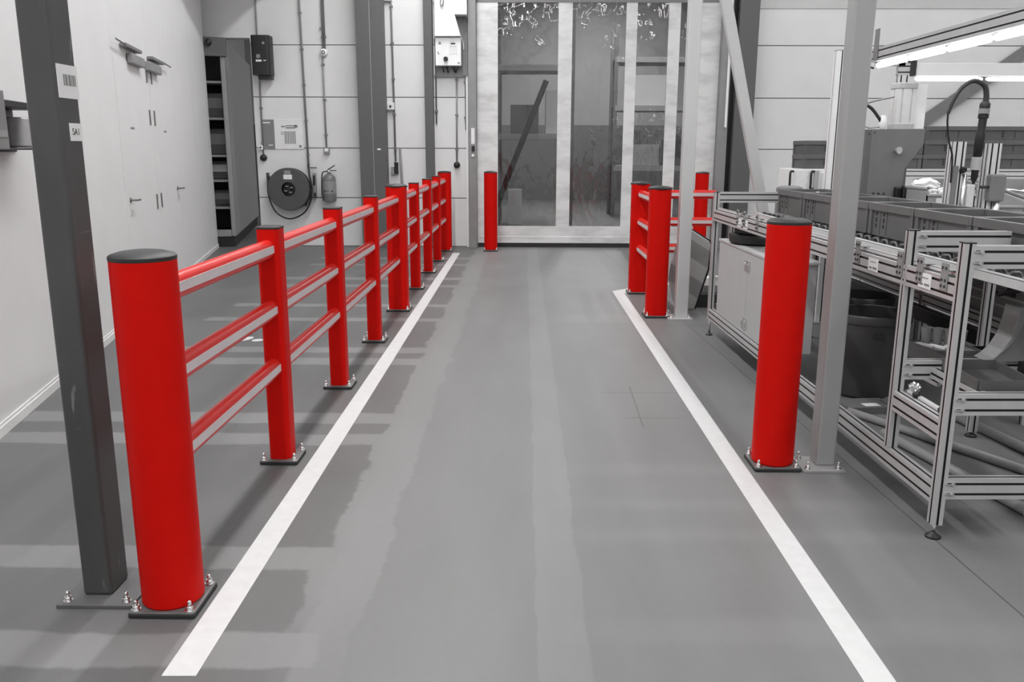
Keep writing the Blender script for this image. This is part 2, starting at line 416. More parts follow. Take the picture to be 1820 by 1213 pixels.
for i, (u0, u1, hu, hd, sg) in enumerate(((3.56, 5.06, 3.70, 1, 1), (5.11, 6.48, 6.28, 1, -1))):
    d = struct('door_%d' % (i + 2), MB().bx(.0005, .006, u0, u1, .01, 2.42), PART, loc=LO, rz=LA, bevel=.002)
    h = MB().cyl((.006, hu, 1.115), (.016, hu, 1.115), .024); h.tube(spline([(.01, hu, 1.115), (.055, hu, 1.115), (.066, hu + hd * .02, 1.115), (.066, hu + hd * .15, 1.112)], 5), .010)
    obj('door_handle', h, SATIN, d, smooth=40)
    obj('keyhole', MB().cyl((.006, hu, .98), (.012, hu, .98), .02), PARTS, d)
    hx = u1 - .10 if i == 0 else u0 + .10
    for z in (2.36, 1.92, 1.03):
        obj('hinge', MB().bx(.006, .016, hx - .020, hx + .020, z - .08, z + .08), SATIN, d, bevel=.003)
    k0, k1, b0, b1, a0, a1 = ((3.86, 4.56, 4.10, 4.66, 3.50, 3.86), (5.10, 5.78, 4.93, 5.56, 5.78, 6.20))[i]
    obj('door_closer', MB().bx(.006, .065, b0, b1, 2.40, 2.495), CONDUIT, d, bevel=.01)
    obj('closer_rail', MB().bx(.006, .065, k0, k1, 2.530, 2.562), MIDG, d, bevel=.004)
    arm = MB().tube([(.055, a0, 2.555), (.055, a1, 2.545)], .008)
    obj('closer_arm', arm, MIDG, d)
    obj('door_sign', MB().bx(.006, .009, (4.0, 5.72)[i], (4.16, 5.86)[i], 1.78, 1.80), CONDUIT, d)

solid('shade_blocker', MB().bx(-4.36, -3.15, 11.3, 14.2, 4.75, 5.6), CONDUIT, 'unseen added shade duct under the ceiling above the storage cabinet', 'blocker')  # added out of view to cast shade on the back wall at left
# ------------------------------------------------------------------ painted floor marks
def strip(name, poly, label, cat='floor line', m=LINE):
    return solid(name, MB().prism([(x, y, .0005) for x, y in poly], (0, 0, .0015)), m, label, cat)
strip('floor_line', [(-1.116, 2.336), (-1.009, 2.338), (-1.004, 13.40), (-1.113, 13.395)], 'long white floor line painted beside the red barrier on the left')
strip('floor_line', [(1.062, 1.2), (1.157, 1.2), (1.150, 9.60), (1.85, 10.36), (2.55, 10.98), (2.50, 11.10), (1.77, 10.47), (1.026, 9.76)], 'white floor line on the right that bends behind the pair of red bollards')
for k, (x, y, a, lab) in enumerate(((-2.45, 7.02, .5, 'left'), (-2.22, 7.16, .5, 'right'))):
    f = MB()
    for (dx, dy, rx, ry) in ((0, .10, .055, .11), (0, -.10, .045, .05)):
        c, s_ = math.cos(-a), math.sin(-a)
        f.prism([(x + c * (dx + rx * math.cos(t)) - s_ * (dy + ry * math.sin(t)), y + s_ * (dx + rx * math.cos(t)) + c * (dy + ry * math.sin(t)), .0005) for t in [2 * PI * i / 20 for i in range(20)]], (0, 0, .0015))
    solid('footprint_mark', f, LINE, 'white %s shoe print painted on the floor behind the barrier' % lab, 'floor marking')

# ------------------------------------------------------------------ red barriers
def bolt_mesh():
    b = MB().cyl((0, 0, 0), (0, 0, .004), .017, seg=14); b.cyl((0, 0, .004), (0, 0, .018), .0125, seg=6)
    b.lathe([(.007, .018), (.007, .034), (.004, .038)], seg=10)
    bmesh.ops.recalc_face_normals(b.bm, faces=b.bm.faces); me = bpy.data.meshes.new('bolt'); b.bm.to_mesh(me); b.bm.free(); me.materials.append(STEEL); return me
BOLT = bolt_mesh()
def bolts(parent, s, z):
    for i, j in ((-1, -1), (1, -1), (1, 1), (-1, 1)):
        o = bpy.data.objects.new('bolt', BOLT); COL.objects.link(o); o.parent = parent; o.location = (i * s, j * s, z); o.rotation_euler.z = i * .4 + j * .2
def foot(parent, half):
    obj('base_plate', MB().sweep(rrect(half * 2, half * 2, .012, 3), (0, 0, .0), (0, 0, .016), (0, 1, 0)), RUB, parent, bevel=.003)
    obj('plate_cover', MB().sweep(rrect(half * 1.96, half * 1.96, .012, 3), (0, 0, .016), (0, 0, .022), (0, 1, 0)), PLATE, parent, bevel=.002)
    bolts(parent, half * .80, .022)
def domed_cap(z, rx, ry, ch=.020, n=36):
    b = MB(); rings = []
    for fr, dz in ((1.0, -.004), (1.02, 0), (1.02, .010), (.95, .016), (.7, .024), (.35, .029), (.05, .030)):
        rings.append([b.bm.verts.new((rx * fr * math.cos(2 * PI * i / n), ry * fr * math.sin(2 * PI * i / n), z + dz)) for i in range(n)])
    for k in range(len(rings) - 1): b._faces([b.bm.faces.new((rings[k][i], rings[k][(i + 1) % n], rings[k + 1][(i + 1) % n], rings[k + 1][i])) for i in range(n)], True)
    b.bm.faces.new(rings[-1]); b.bm.faces.new(rings[0][::-1]); return b
def bollard_parts(root, h=1.235, rad=.106):
    body = obj('bollard_body', MB().lathe([(rad - .006, .022), (rad, .030), (rad, h - .004), (rad - .004, h)], seg=48), RED, root, smooth=30)
    obj('bollard_cap', domed_cap(h, rad * .99, rad * .99), CAP, root, smooth=35)
    foot(root, .118)
    return body
def post_parts(root, wx=.112, wy=.135, h=1.212, r=.030, half=.098):
    obj('post_body', MB().sweep(rrect(wx, wy, r, 6), (0, 0, .02), (0, 0, h), (0, 1, 0)), RED, root, smooth=35)
    obj('post_cap', MB().sweep(rrect(wx + .004, wy + .004, r, 6), (0, 0, h), (0, 0, h + .012), (0, 1, 0)), CAP, root, bevel=.004)
    foot(root, half)
RZ = (1.114, .812, .514)
def rail(root, p0, p1, side):
    """rail from p0 to p1 (local); side = unit vector of the face that carries the white strip"""
    p0, p1 = Vector(p0), Vector(p1)
    r = obj('rail', MB().sweep(rrect(.064, .096, .031, 7), p0, p1), REDR, root, smooth=35)
    for sg in (1, -1):
        d = Vector(side) * (.0325 * sg)
        q = MB().sweep([(-.0022, -.018), (.0022, -.018), (.0022, .018), (-.0022, .018)], p0 + d + Vector((0, 0, .001)), p1 + d + Vector((0, 0, .001)))
        obj('reflective_strip', q, STRIP, r)
BX = -1.262
lb = thing('safety_barrier', (BX, 2.78, 0), 'long red three-rail safety barrier on the left of the aisle', 'barrier')
def sub(name, root, loc):
    o = bpy.data.objects.new(name, None); COL.objects.link(o); o.parent = root; o.location = loc; o.empty_display_size = .1; return o
def part_bollard(root, loc, **k):
    """the body is the part; cap, plate and bolts are its sub-parts"""
    h, rad = k.get('h', 1.235), k.get('rad', .106)
    body = obj('bollard', MB().lathe([(rad - .006, .022), (rad, .030), (rad, h - .004), (rad - .004, h)], seg=48), RED, root, loc=loc, smooth=30)
    obj('bollard_cap', domed_cap(h, rad * .99, rad * .99), CAP, body, smooth=35); foot(body, .118); return body
def part_post(root, loc, wx=.112, wy=.135, h=1.212, r=.030, half=.098, dome=False):
    body = obj('post', MB().sweep(rrect(wx, wy, r, 6), (0, 0, .02), (0, 0, h), (0, 1, 0)), RED, root, loc=loc, smooth=35)
    if dome: obj('post_cap', domed_cap(h, wx / 2 + .012, wy / 2 + .012), CAP, body, smooth=35)
    else: obj('post_cap', MB().sweep(rrect(wx + .004, wy + .004, r, 6), (0, 0, h), (0, 0, h + .012), (0, 1, 0)), CAP, body, bevel=.004)
    foot(body, half); return body
part_bollard(lb, (.008, 0, 0), h=1.245)
YS = [4.24, 5.66, 7.08, 8.52, 9.89, 11.22, 12.43]
for y in YS:
    if y == 8.52: part_post(lb, (.0, y - 2.78, 0), wx=.195, wy=.195, r=.045, h=1.235, half=.118, dome=True)
    else: part_post(lb, (0, y - 2.78, 0))
part_bollard(lb, (.004, 13.68 - 2.78, 0))
ends = [2.78 + .09] + YS + [13.68 - .09]
for z in RZ:
    for a, c in zip(ends[:-1], ends[1:]):
        rail(lb, (.0, a - 2.78 + .0, z), (.0, c - 2.78 - .05, z), (1, 0, 0))
def lone_bollard(x, y, label, h=1.235):
    t = thing('bollard', (x, y, 0), label, 'bollard', 'red bollards standing alone'); bollard_parts(t, h); return t
lone_bollard(1.300, 4.215, 'near red bollard with domed grey cap in front of the large steel column', 1.25)
lone_bollard(-.530, 13.72, 'red bollard standing at the left foot of the folding door')
lone_bollard(2.825, 13.80, 'far red bollard right of the folding door, behind the two red rails')
rb = thing('safety_barrier', (1.300, 9.66, 0), 'short red three-rail barrier with two thick posts beside the far steel column', 'barrier')
part_post(rb, (0, 0, 0), wx=.20, wy=.19, r=.05, h=1.225, half=.118, dome=True)
part_post(rb, (.0, -1.40, 0), wx=.205, wy=.20, r=.07, h=1.235, half=.118, dome=True)
for z in RZ:
    rail(rb, (.0, -.05, z), (.0, -1.36, z), (1, 0, 0))
    rail(rb, (.03, -.02, z), (.83, -.02, z), (0, 1, 0))

# ------------------------------------------------------------------ steel columns
def column(name, x0, x1, y0, y1, label, m, plate=None, pm=None, h=CH, bev=.008, cat='column'):
    cx, cy = (x0 + x1) / 2, (y0 + y1) / 2
    t = thing(name, (cx, cy, 0), label, cat)
    obj('shaft', MB().bx(x0 - cx, x1 - cx, y0 - cy, y1 - cy, .012, h), m, t, bevel=bev, seg=3)
    if plate:
        a, c, d, e = plate
        obj('base_plate', MB().bx(a - cx, c - cx, d - cy, e - cy, 0, .014), pm or m, t, bevel=.002)
        for px_, py_ in ((a + .03, d + .03), (c - .03, d + .03), (a + .03, e - .03), (c - .03, e - .03)):
            o = bpy.data.objects.new('bolt', BOLT); COL.objects.link(o); o.parent = t; o.location = (px_ - cx, py_ - cy, .014)
    return t
pl = column('steel_post', -1.592, -1.487, 2.795, 2.935, 'dark grey square steel post with paper labels beside the nearest bollard', DARKP, (-1.655, -1.384, 2.725, 2.985), mat('post_plate', .11, .5, var=.2), bev=.014)
def on_post(y0, y1, z0, z1, e=0): return MB().bx(.0527 + e, .0545 + e, y0 - 2.865, y1 - 2.865, z0, z1)
lab = obj('barcode_label', on_post(2.806, 2.9335, 1.757, 1.862), LABEL, pl)
bc = MB(); y = 2.842
for wdt, gap in ((.006, .004), (.010, .003), (.004, .005), (.013, .004), (.005, .004), (.009, .004), (.005, .003)):
    bc.bx(.0545, .0552, y - 2.865, y + wdt - 2.865, 1.797, 1.832); y += wdt + gap
obj('barcode', bc, INKG, lab)
tag = obj('location_label', on_post(2.849, 2.927, 1.622, 1.679), LABEL, pl)
text('lettering', 'SA1', .030, INK, tag, (.0548, .022, 1.651), (PI / 2, 0, PI / 2), .0004)
cb_ = column('steel_column', 1.512, 1.610, 4.165, 4.275, 'large light grey square steel column beside the near bollard', LIGHTC, (1.425, 1.640, 4.09, 4.30), bev=.010)
column('steel_column', 1.475, 1.592, 8.13, 8.25, 'light grey square steel column standing beside the far pair of red posts', STRUTM, (1.395, 1.628, 8.07, 8.30), bev=.008)
# slanting brace beside the far column
t = thing('steel_brace', (2.66, 8.75, 0), 'slanting light grey steel brace between the far column and the workbench', 'brace')
d = Vector((-.2436, 0, 1)).normalized()
obj('shaft', MB().sweep(octa(.105, .075, .006), (0, 0, .02), d * 5.0, (0, 1, 0)), STRUTM, t)
obj('base_plate', MB().bx(-.1, .1, -.1, .1, 0, .02), STRUTM, t)
# dark columns on the back wall
t = thing('wall_column', (-2.43, 14.10, 0), 'wide dark grey steel column against the back wall near the fire extinguisher', 'column')
b = MB().bx(-.215, .215, -.10, -.075, 0, CH); b.bx(-.215, .215, .075, .10, 0, CH); b.bx(-.215, -.19, -.075, .075, 0, CH); b.bx(.19, .215, -.075, .075, 0, CH)
obj('shaft', b, DARKC, t); obj('seam', MB().bx(.0, .012, -.104, -.10, 0, CH), CONDUIT, t)
obj('sticker', MB().bx(.07, .125, -.103, -.1005, 1.58, 1.605), WHITE, t)
column('wall_column', -1.600, -1.462, 14.14, 14.29, 'narrow dark grey steel tube column left of the control box', DARKC)
column('wall_column', 3.335, 3.640, 14.05, 14.28, 'dark grey steel column right of the folding door', DARKC)
t = thing('cross_brace', (4.78, 14.26, 0), 'dark grey diagonal wind brace fixed to the back wall behind the machines', 'brace')
obj('flat_bar', MB().prism([(-.3, 0, .55), (-.3, 0, .78), (4.5, 0, 4.24), (4.5, 0, 4.01)], (0, -.05, 0)), MIDG, t)

# ------------------------------------------------------------------ folding PVC door
b = MB()
STILES = [(-.773, -.431), (.53, .751), (1.60, 1.774), (2.27, 2.455), (2.768, 3.098)]
for x0, x1 in STILES: b.bx(x0, x1, 14.265, 14.305, .181, 4.62)
b.bx(-.77, 3.095, 14.267, 14.303, .181, .349); b.bx(-.77, 3.095, 14.267, 14.303, 3.86, 4.62)
dr = struct('door_1', b, DOORW)
for (a, c) in zip(STILES[:-1], STILES[1:]):
    obj('clear_pane', MB().bx(a[1], c[0], 14.283, 14.287, .349, 3.86), PVC, dr)
obj('bottom_rail', MB().bx(-.77, 3.095, 14.255, 14.315, .070, .181), DOORW, dr, bevel=.006)
obj('rubber_seal', MB().bx(-.76, 3.085, 14.262, 14.308, .0, .072), RUB, dr)
obj('header', MB().bx(-.77, 3.095, 14.26, 14.30, 3.855, 4.1), MIDG, dr)
struct('trim_3', MB().bx(-.900, -.775, 14.13, 14.33, 0, CH), CONDUIT, bevel=.004)
struct('trim_4', MB().bx(-.945, -.912, 14.24, 14.30, 0, CH), WHITE)
struct('trim_5', MB().bx(3.105, 3.255, 14.13, 14.33, 0, CH), CONDUIT, bevel=.004)
struct('trim_6', MB().bx(3.256, 3.334, 14.22, 14.34, 0, CH), BLACK)
b = MB().bx(3.200, 3.232, 14.10, 14.13, 1.95, CH)
solid('guide_strip', b, WHITE, 'narrow white guide strip on the right door jamb', 'strip')
t = thing('door_sticker', (-.83, 14.13, 1.77), 'white notice with a black switch on the left door jamb', 'notice')
obj('sheet', MB().bx(-.028, .028, -.006, 0, -.09, .16), LABEL, t)
obj('switch', MB().bx(-.02, .025, -.03, 0, -.20, -.12), BLACK, t, bevel=.005)
obj('push_button', MB().cyl((.0, 0, -.27), (.0, -.03, -.27), .022), WHITE, t)

# things standing in the hall behind the clear panes
t = thing('steel_prop', (-.72, 17.0, 0), 'dark leaning steel beam behind the left clear pane', 'beam')
obj('shaft', MB().sweep(octa(.11, .11, .008), (0, 0, .06), (1.14, .3, 2.9), (0, 1, 0)), BLACK, t)
obj('foot_plate', MB().bx(-.12, .12, -.1, .1, 0, .07), BLACK, t)
def rack(x, y, wd, levels, label):
    t = thing('pallet_rack', (x, y, 0), label, 'rack')
    for sx in (0, wd):
        for sy in (0, .9): obj('upright', MB().bx(sx - .045, sx + .045, sy - .04, sy + .04, 0, 4.4), MIDG, t)
    for z in levels:
        obj('beam', MB().bx(0, wd, -.05, -.005, z - .1, z), CABG, t); obj('beam', MB().bx(0, wd, .905, .95, z - .1, z), CABG, t)
        obj('shelf', MB().bx(0, wd, -.05, .95, z, z + .02), CABG, t)
    return t
rack(-.55, 18.6, 1.55, (1.9, 3.3), 'pallet rack seen dimly through the left clear pane')
rack(2.15, 21.0, 2.2, (1.2, 2.6, 3.7), 'pallet rack seen dimly through the right clear panes')
for k, (x, y, z, dx, dy, dz, m_, lab) in enumerate((
        (-.35, 18.7, 0, .30, .3, .75, LABEL, 'white carton on the hall floor behind the leaning beam'),
        (2.5, 21.1, 0, .7, .6, .55, CARD, 'brown-grey carton on the floor under the hall rack'),
        (2.45, 21.1, 1.222, .8, .6, .5, CABG, 'light carton on the lower shelf of the hall rack'),
        (3.4, 21.1, 1.222, .6, .6, .62, CARD, 'dark carton on the lower shelf of the hall rack'),
        (2.5, 21.1, 2.622, .9, .6, .7, WALL, 'pale carton on the upper shelf of the hall rack'),
        (-.3, 18.75, 1.922, .6, .5, .6, CARD, 'dark carton on the shelf behind the left clear pane'),
        (.45, 18.75, 1.922, .35, .5, .9, WALL, 'pale carton on the shelf behind the left clear pane'))):
    solid('carton', MB().bx(0, dx, 0, dy, 0, dz), m_, lab, 'carton', loc=(x, y, z), bevel=.006)

# ------------------------------------------------------------------ lift cabinet in the opening at the left
t = thing('storage_lift', (-4.752, 14.06, 0), 'tall grey storage cabinet with dark shelves in the opening behind the partition', 'cabinet', rz=LA)
obj('plinth', MB().bx(-1.30, -.03, .09, 4.5, 0, .172), BLACK, t)
b = MB().bx(-.075, 0, .05, .14, .174, 3.30); b.bx(-.05, 0, .14, 4.6, .174, 3.30)
obj('side_panel', b, mat('cabinet_side_paint', .26, .5, var=.05), t, bevel=.018, seg=3)
obj('front_sill', MB().bx(-1.30, -.076, .06, .12, .174, .285), CONDUIT, t, bevel=.004)
obj('head_beam', MB().bx(-1.30, .03, .0, .12, 3.02, 3.305), DARKC, t, bevel=.006)
obj('back_panel', MB().bx(-1.30, -.05, 1.5, 1.56, .174, 3.22), BLACK, t)
obj('floor_panel', MB().bx(-1.30, -.05, .12, 1.5, .174, .20), CAP, t)
obj('knob', MB().lathe([(.03, 0), (.05, .02), (.05, .06), (.03, .08)], (-.22, .0, 3.22), axis=(0, -1, 0)), BLACK, t)
obj('name_plate', MB().bx(0, .004, .62, .78, 1.43, 1.60), CONDUIT, t)
for z in (.62, 1.06, 1.46, 2.05, 2.62):
    obj('shelf', MB().bx(-1.28, -.078, .16, 1.48, z, z + .035), CONDUIT, t)
for z, lab, h in ((.657, 'lowest', .26), (1.097, 'second', .30), (1.497, 'third', .42), (2.087, 'topmost', .40)):
    q = solid('storage_tote', MB().bx(-.5, .5, -.3, .3, 0, h), CRATE, 'dark tote on the %s shelf of the grey storage cabinet' % lab, 'tote', loc=(-5.44, 14.72, z), rz=LA, bevel=.02)
    obj('label', MB().bx(.15, .40, -.305, -.30, h * .4, h * .8), LABEL if lab == 'second' else CONDUIT, q)

# ------------------------------------------------------------------ things on the back wall
t = thing('motor_box', (-4.165, 14.29, 3.035), 'black motor box with small stickers high on the back wall', 'box')
obj('housing', MB().sweep(rrect(.29, .28, .05, 5), (0, -.14, -.30), (0, -.14, .30), (0, 1, 0)), BLACK, t, smooth=40)
obj('bottom_cover', MB().sweep(rrect(.22, .18, .04, 5), (.03, -.12, -.36), (.03, -.12, -.30), (0, 1, 0)), CAP, t, smooth=40)
obj('sticker', MB().bx(-.07, .02, -.284, -.280, -.10, -.07), LABEL, t); obj('sticker', MB().bx(.05, .09, -.284, -.280, -.09, -.075), LABEL, t)
obj('emblem', MB().cyl((.06, -.28, .18), (.06, -.284, .18), .022), CONDUIT, t); obj('print', MB().bx(-.06, .0, -.283, -.280, -.045, .01), CONDUIT, t)
def conduit(x0, x1, z0, label, y=14.278, z1=CH, r=.013, end=None, group=None):
    t = thing('conduit', (x1, y + .02, z0), label, 'conduit')
    obj('pipe', MB().tube([(0, -.02, 0), (x0 - x1, -.02, z1 - z0)], r), CONDUIT, t)
    n = int((4.2 - z0) / .55)
    for i in range(n):
        z = .2 + i * .55; obj('pipe_clip', MB().box(((x0 - x1) * z / (z1 - z0), -.018, z), (.05, .036, .025)), MIDG, t)
    return t
conduit(-4.255, -4.285, 1.49, 'wall conduit running down through the black motor box to a black push button')
conduit(-3.60, -3.55, 1.30, 'wall conduit running down to the valve of the hose reel', r=.017)
conduit(-3.215, -3.228, 3.14, 'left of twin conduits ending at the round white sounder')
conduit(-3.185, -3.195, 3.14, 'right of twin conduits ending at the round white sounder')
conduit(-3.240, -3.240, 1.62, 'conduit between the round white sounder and the small switch box', z1=3.08)
conduit(-2.13, -2.11, 1.40, 'conduit running down beside the wide dark column to a black switch', r=.015)
conduit(-1.425, -1.428, 2.0, 'conduit beside the narrow dark tube column', r=.013)
conduit(-1.095, -1.105, 1.39, 'conduit from the control box down to a round black push button', z1=2.72)
conduit(-.96, -.955, 1.9, 'thin conduit between the control box and the white door trim', z1=CH, r=.009)
def dome(name, x, z, m_, label, cat, r=.05, y=WY):
    return solid(name, MB().lathe([(r, 0), (r, .03), (r * .9, .055), (r * .5, .072), (r * .1, .075)], axis=(0, -1, 0)), m_, label, cat, loc=(x, y, z))
t = dome('push_button', -4.287, 1.450, BLACK, 'round black push button left of the hose reel', 'button', .055)
dome('push_button', -1.105, 1.345, BLACK, 'round black push button between the narrow column and the door', 'button', .052)
t = dome('sounder', -3.215, 3.10, WHITE, 'round white alarm sounder high on the back wall', 'alarm', .062)
obj('ring', MB().lathe([(.030, .074), (.030, .08), (.022, .08), (.022, .074)], axis=(0, -1, 0)), CONDUIT, t)
def wallbox(name, x, z, dx, dz, m_, label, cat, dep=.06, y=WY, knob=None):
    t = solid(name, MB().bx(-dx / 2, dx / 2, -dep, 0, -dz / 2, dz / 2), m_, label, cat, loc=(x, y, z), bevel=.006)
    if knob: obj('knob', MB().cyl((0, -dep, 0), (0, -dep - .015, 0), knob), BLACK, t)
    return t
wallbox('junction_box', -4.315, 1.615, .07, .07, WHITE, 'small white junction box left of the notice board', 'box', knob=.014)
t = wallbox('switch_box', -3.235, 1.57, .09, .11, CONDUIT, 'small grey switch box above the fire extinguisher', 'switch')
obj('rocker', MB().bx(-.03, .03, -.068, -.06, -.015, .03), WHITE, t)
t = wallbox('switch_box', -2.10, 1.29, .06, .19, BLACK, 'small black switch box right of the wide dark column', 'switch')
obj('cover', MB().bx(-.085, -.035, -.05, 0, -.10, .02), CONDUIT, t)
wallbox('junction_box', -2.165, 2.27, .12, .11, WALL, 'square white junction box beside the wide dark column', 'box', .07, knob=.016)
wallbox('junction_box', -2.185, 3.93, .12, .11, WALL, 'square white junction box at the top edge beside the dark column', 'box', .07, knob=.016)
t = thing('wall_rod', (-2.02, 14.26, 0), 'thin dark rod leaning on the wall behind the barrier', 'rod')
obj('rod', MB().tube([(.06, -.06, 0), (-.014, .018, 1.60)], .019), MIDG, t)
# notice board
t = thing('notice_board', (-3.95, 14.298, 1.825), 'white notice board with a grey strip above the hose reel', 'notice')
obj('board', MB().bx(-.335, .335, -.012, 0, -.235, .235), LABEL, t, bevel=.002)
g_ = obj('grey_panel', MB().bx(-.335, -.135, -.015, -.011, -.235, .235), INKG, t)
obj('lettering', MB().bx(-.32, -.20, -.0165, -.014, .175, .195).bx(-.24, -.17, -.0165, -.014, -.18, -.165), LABEL, g_)
p_ = MB()
for i in range(7): p_.bx(.03 + i * .027, .045 + i * .027, -.0145, -.0115, -.15, .05)
p_.bx(-.02, .04, -.0145, -.0115, .115, .135); p_.bx(.05, .22, -.0145, -.0115, .13, .145); p_.bx(.05, .21, -.0145, -.0115, .095, .115); p_.bx(.20, .25, -.0145, -.0115, .11, .15)
p_.bx(-.03, .02, -.0145, -.0115, .03, .04); p_.bx(-.03, .02, -.0145, -.0115, .0, .01); p_.bx(.26, .30, -.0145, -.0115, -.21, -.17)
obj('print', p_, INKG, t)
# hose reel
t = thing('hose_reel', (-3.845, 14.29, .950), 'dark grey fire hose reel with a hanging loop of hose', 'hose reel')
obj('wall_bracket', MB().bx(-.06, .06, -.10, 0, -.08, .08), MIDG, t)
b = MB().lathe([(.115, .20), (.335, .20), (.345, .215), (.335, .23), (.115, .23)], axis=(0, -1, 0), seg=48, closed=True); obj('front_disc', b, REEL, t, smooth=30)
obj('back_disc', MB().lathe([(.10, .06), (.34, .06), (.34, .08), (.10, .08)], axis=(0, -1, 0), seg=48), REEL, t, smooth=30)
obj('hose_coil', MB().lathe([(.125, .08), (.29, .08), (.30, .14), (.29, .198), (.125, .198)], axis=(0, -1, 0), seg=40, closed=True), BLACK, t, smooth=30)
h = obj('hub', MB().lathe([(.112, .145), (.112, .15), (.03, .15), (.03, .20)], axis=(0, -1, 0)), BLACK, t, smooth=30)
for a in range(4): obj('spoke', MB().box((.055 * math.cos(a * PI / 2 + .5), -.205, .055 * math.sin(a * PI / 2 + .5)), (.05, .02, .016)), CONDUIT, h)
obj('label', MB().bx(-.07, .07, -.2345, -.230, .16, .235), LABEL, t); obj('label', MB().bx(-.055, .05, -.2345, -.230, .24, .30), CONDUIT, t)
hp = spline([(.26, -.20, -.28), (.33, -.20, -.12), (.37, -.2, .0), (.345, -.2, -.20), (.22, -.2, -.39), (-.02, -.2, -.48), (-.24, -.2, -.36), (-.34, -.2, -.08), (-.358, -.12, .20)], 8)
obj('hose', MB().tube(hp, .013), BLACK, t); obj('nozzle', MB().cyl((-.358, -.11, .14), (-.362, -.10, .26), .022, .026), CAP, t)
obj('nozzle_clip', MB().bx(-.385, -.335, -.08, 0, .17, .21), CONDUIT, t)
obj('inlet_pipe', MB().tube(spline([(.30, -.04, .40), (.33, -.12, .22), (.36, -.15, .05), (.34, -.14, -.15), (.30, -.12, -.26)], 6), .016), BLACK, t)
v_ = obj('valve', MB().bx(.37, .42, -.09, -.02, -.14, .26), CONDUIT, t, bevel=.01)
obj('valve_print', MB().bx(.378, .412, -.094, -.09, .06, .22).bx(.385, .415, -.094, -.09, -.13, -.06), BLACK, v_)
obj('valve_lever', MB().bx(.33, .44, -.07, -.05, .335, .35), BLACK, t)
# fire extinguisher
t = thing('fire_extinguisher', (-3.195, 14.17, .74), 'grey fire extinguisher hanging on the back wall', 'fire extinguisher')
obj('cylinder', MB().lathe([(.07, 0), (.10, .012), (.108, .04), (.108, .36), (.098, .41), (.06, .445), (.035, .455), (.035, .475)], seg=32), EXT, t, smooth=50)
lb_ = obj('label', MB().lathe([(.1085, .14), (.1092, .14), (.1092, .34), (.1085, .34)], seg=32), CONDUIT, t, smooth=40)
pr = MB()
for i in range(9): pr.box((-.07 + .017 * i, -.1095 + .0045 * abs(i - 4), .18 + .03 * ((i * 5) % 5)), (.012, .004, .028))
obj('lettering', pr, BLACK, lb_)
obj('valve', MB().cyl((0, 0, .47), (0, 0, .52), .022), STEEL, t)
obj('squeeze_grip', MB().box((.05, 0, .51), (.15, .02, .012)).prism([(-.02, -.01, .53), (.10, -.01, .60), (.105, -.01, .588), (-.01, -.01, .515)], (0, .02, 0)), BLACK, t)
obj('hose', MB().tube(spline([(-.02, -.02, .50), (-.10, -.03, .47), (-.118, -.03, .30), (-.118, -.03, .12), (-.09, -.07, .03)], 6), .010), BLACK, t)
obj('wall_hook', MB().bx(-.02, .02, 0, .12, .40, .46), MIDG, t)
# door control cabinet
t = thing('control_box', (-1.16, 14.29, 2.73), 'white door control box with display and rotary knob on a grey back plate', 'control box')
obj('back_plate', MB().bx(-.255, .245, -.04, 0, 0, 1.3), CONDUIT, t)
obj('cable_tray', MB().bx(.175, .245, -.075, -.04, .02, .89), MIDG, t)
bo = obj('box', MB().bx(-.25, .155, -.22, -.04, .155, .580), WHITE, t, bevel=.008)
obj('panel', MB().bx(-.035, .10, -.2235, -.22, .33, .54), LABEL, bo); obj('display', MB().bx(-.005, .065, -.226, -.2235, .475, .497), INK, bo)
for i in range(3): obj('key', MB().cyl((-.003 + i * .034, -.2235, .445), (-.003 + i * .034, -.227, .445), .007, seg=10), INKG, bo)
obj('warning_sign', MB().prism([(-.205, -.2205, .475), (-.150, -.2205, .475), (-.1775, -.2205, .525)], (0, -.003, 0)), INKG, bo)
obj('rotary_knob', MB().cyl((-.085, -.22, .255), (-.085, -.255, .255), .035).bx(-.095, -.075, -.27, -.255, .225, .285), INK, bo)
obj('mark', MB().bx(-.215, -.195, -.2225, -.22, .35, .365).bx(-.21, -.185, -.2225, -.22, .325, .34), INKG, bo)
obj('maker_plate', MB().bx(.10, .135, -.2225, -.22, .185, .205), INKG, bo)
gl_ = MB()
for i, (x, a) in enumerate(((-.15, .02), (-.10, .05), (-.07, .0), (.0, .05), (.04, .02), (.10, -.04))): gl_.tube([(x, -.10, .155), (x + a, -.10, .06)], .008)
obj('cable_tails', gl_, BLACK, t)
obj('top_cable', MB().tube(spline([(-.22, -.20, .60), (.04, -.20, .605), (.13, -.19, .60), (.18, -.12, .52), (.19, -.09, .40)], 6), .008), LABEL, t)
t = thing('motor_cover', (-1.16, 14.25, 3.30), 'large white motor cover with sloping edge above the control box', 'cover')
obj('cover', MB().prism([(-.25, 0, .02), (.155, 0, .02), (.065, 0, .34), (.255, 0, .34), (.255, 0, 1.3), (-.25, 0, 1.3)], (0, -.24, 0)), WHITE, t, bevel=.006)
obj('hook', MB().tube(spline([(-.14, -.245, .62), (-.15, -.27, .50), (-.13, -.27, .46), (-.11, -.27, .50), (-.10, -.245, .62)], 6), .010), CONDUIT, t)

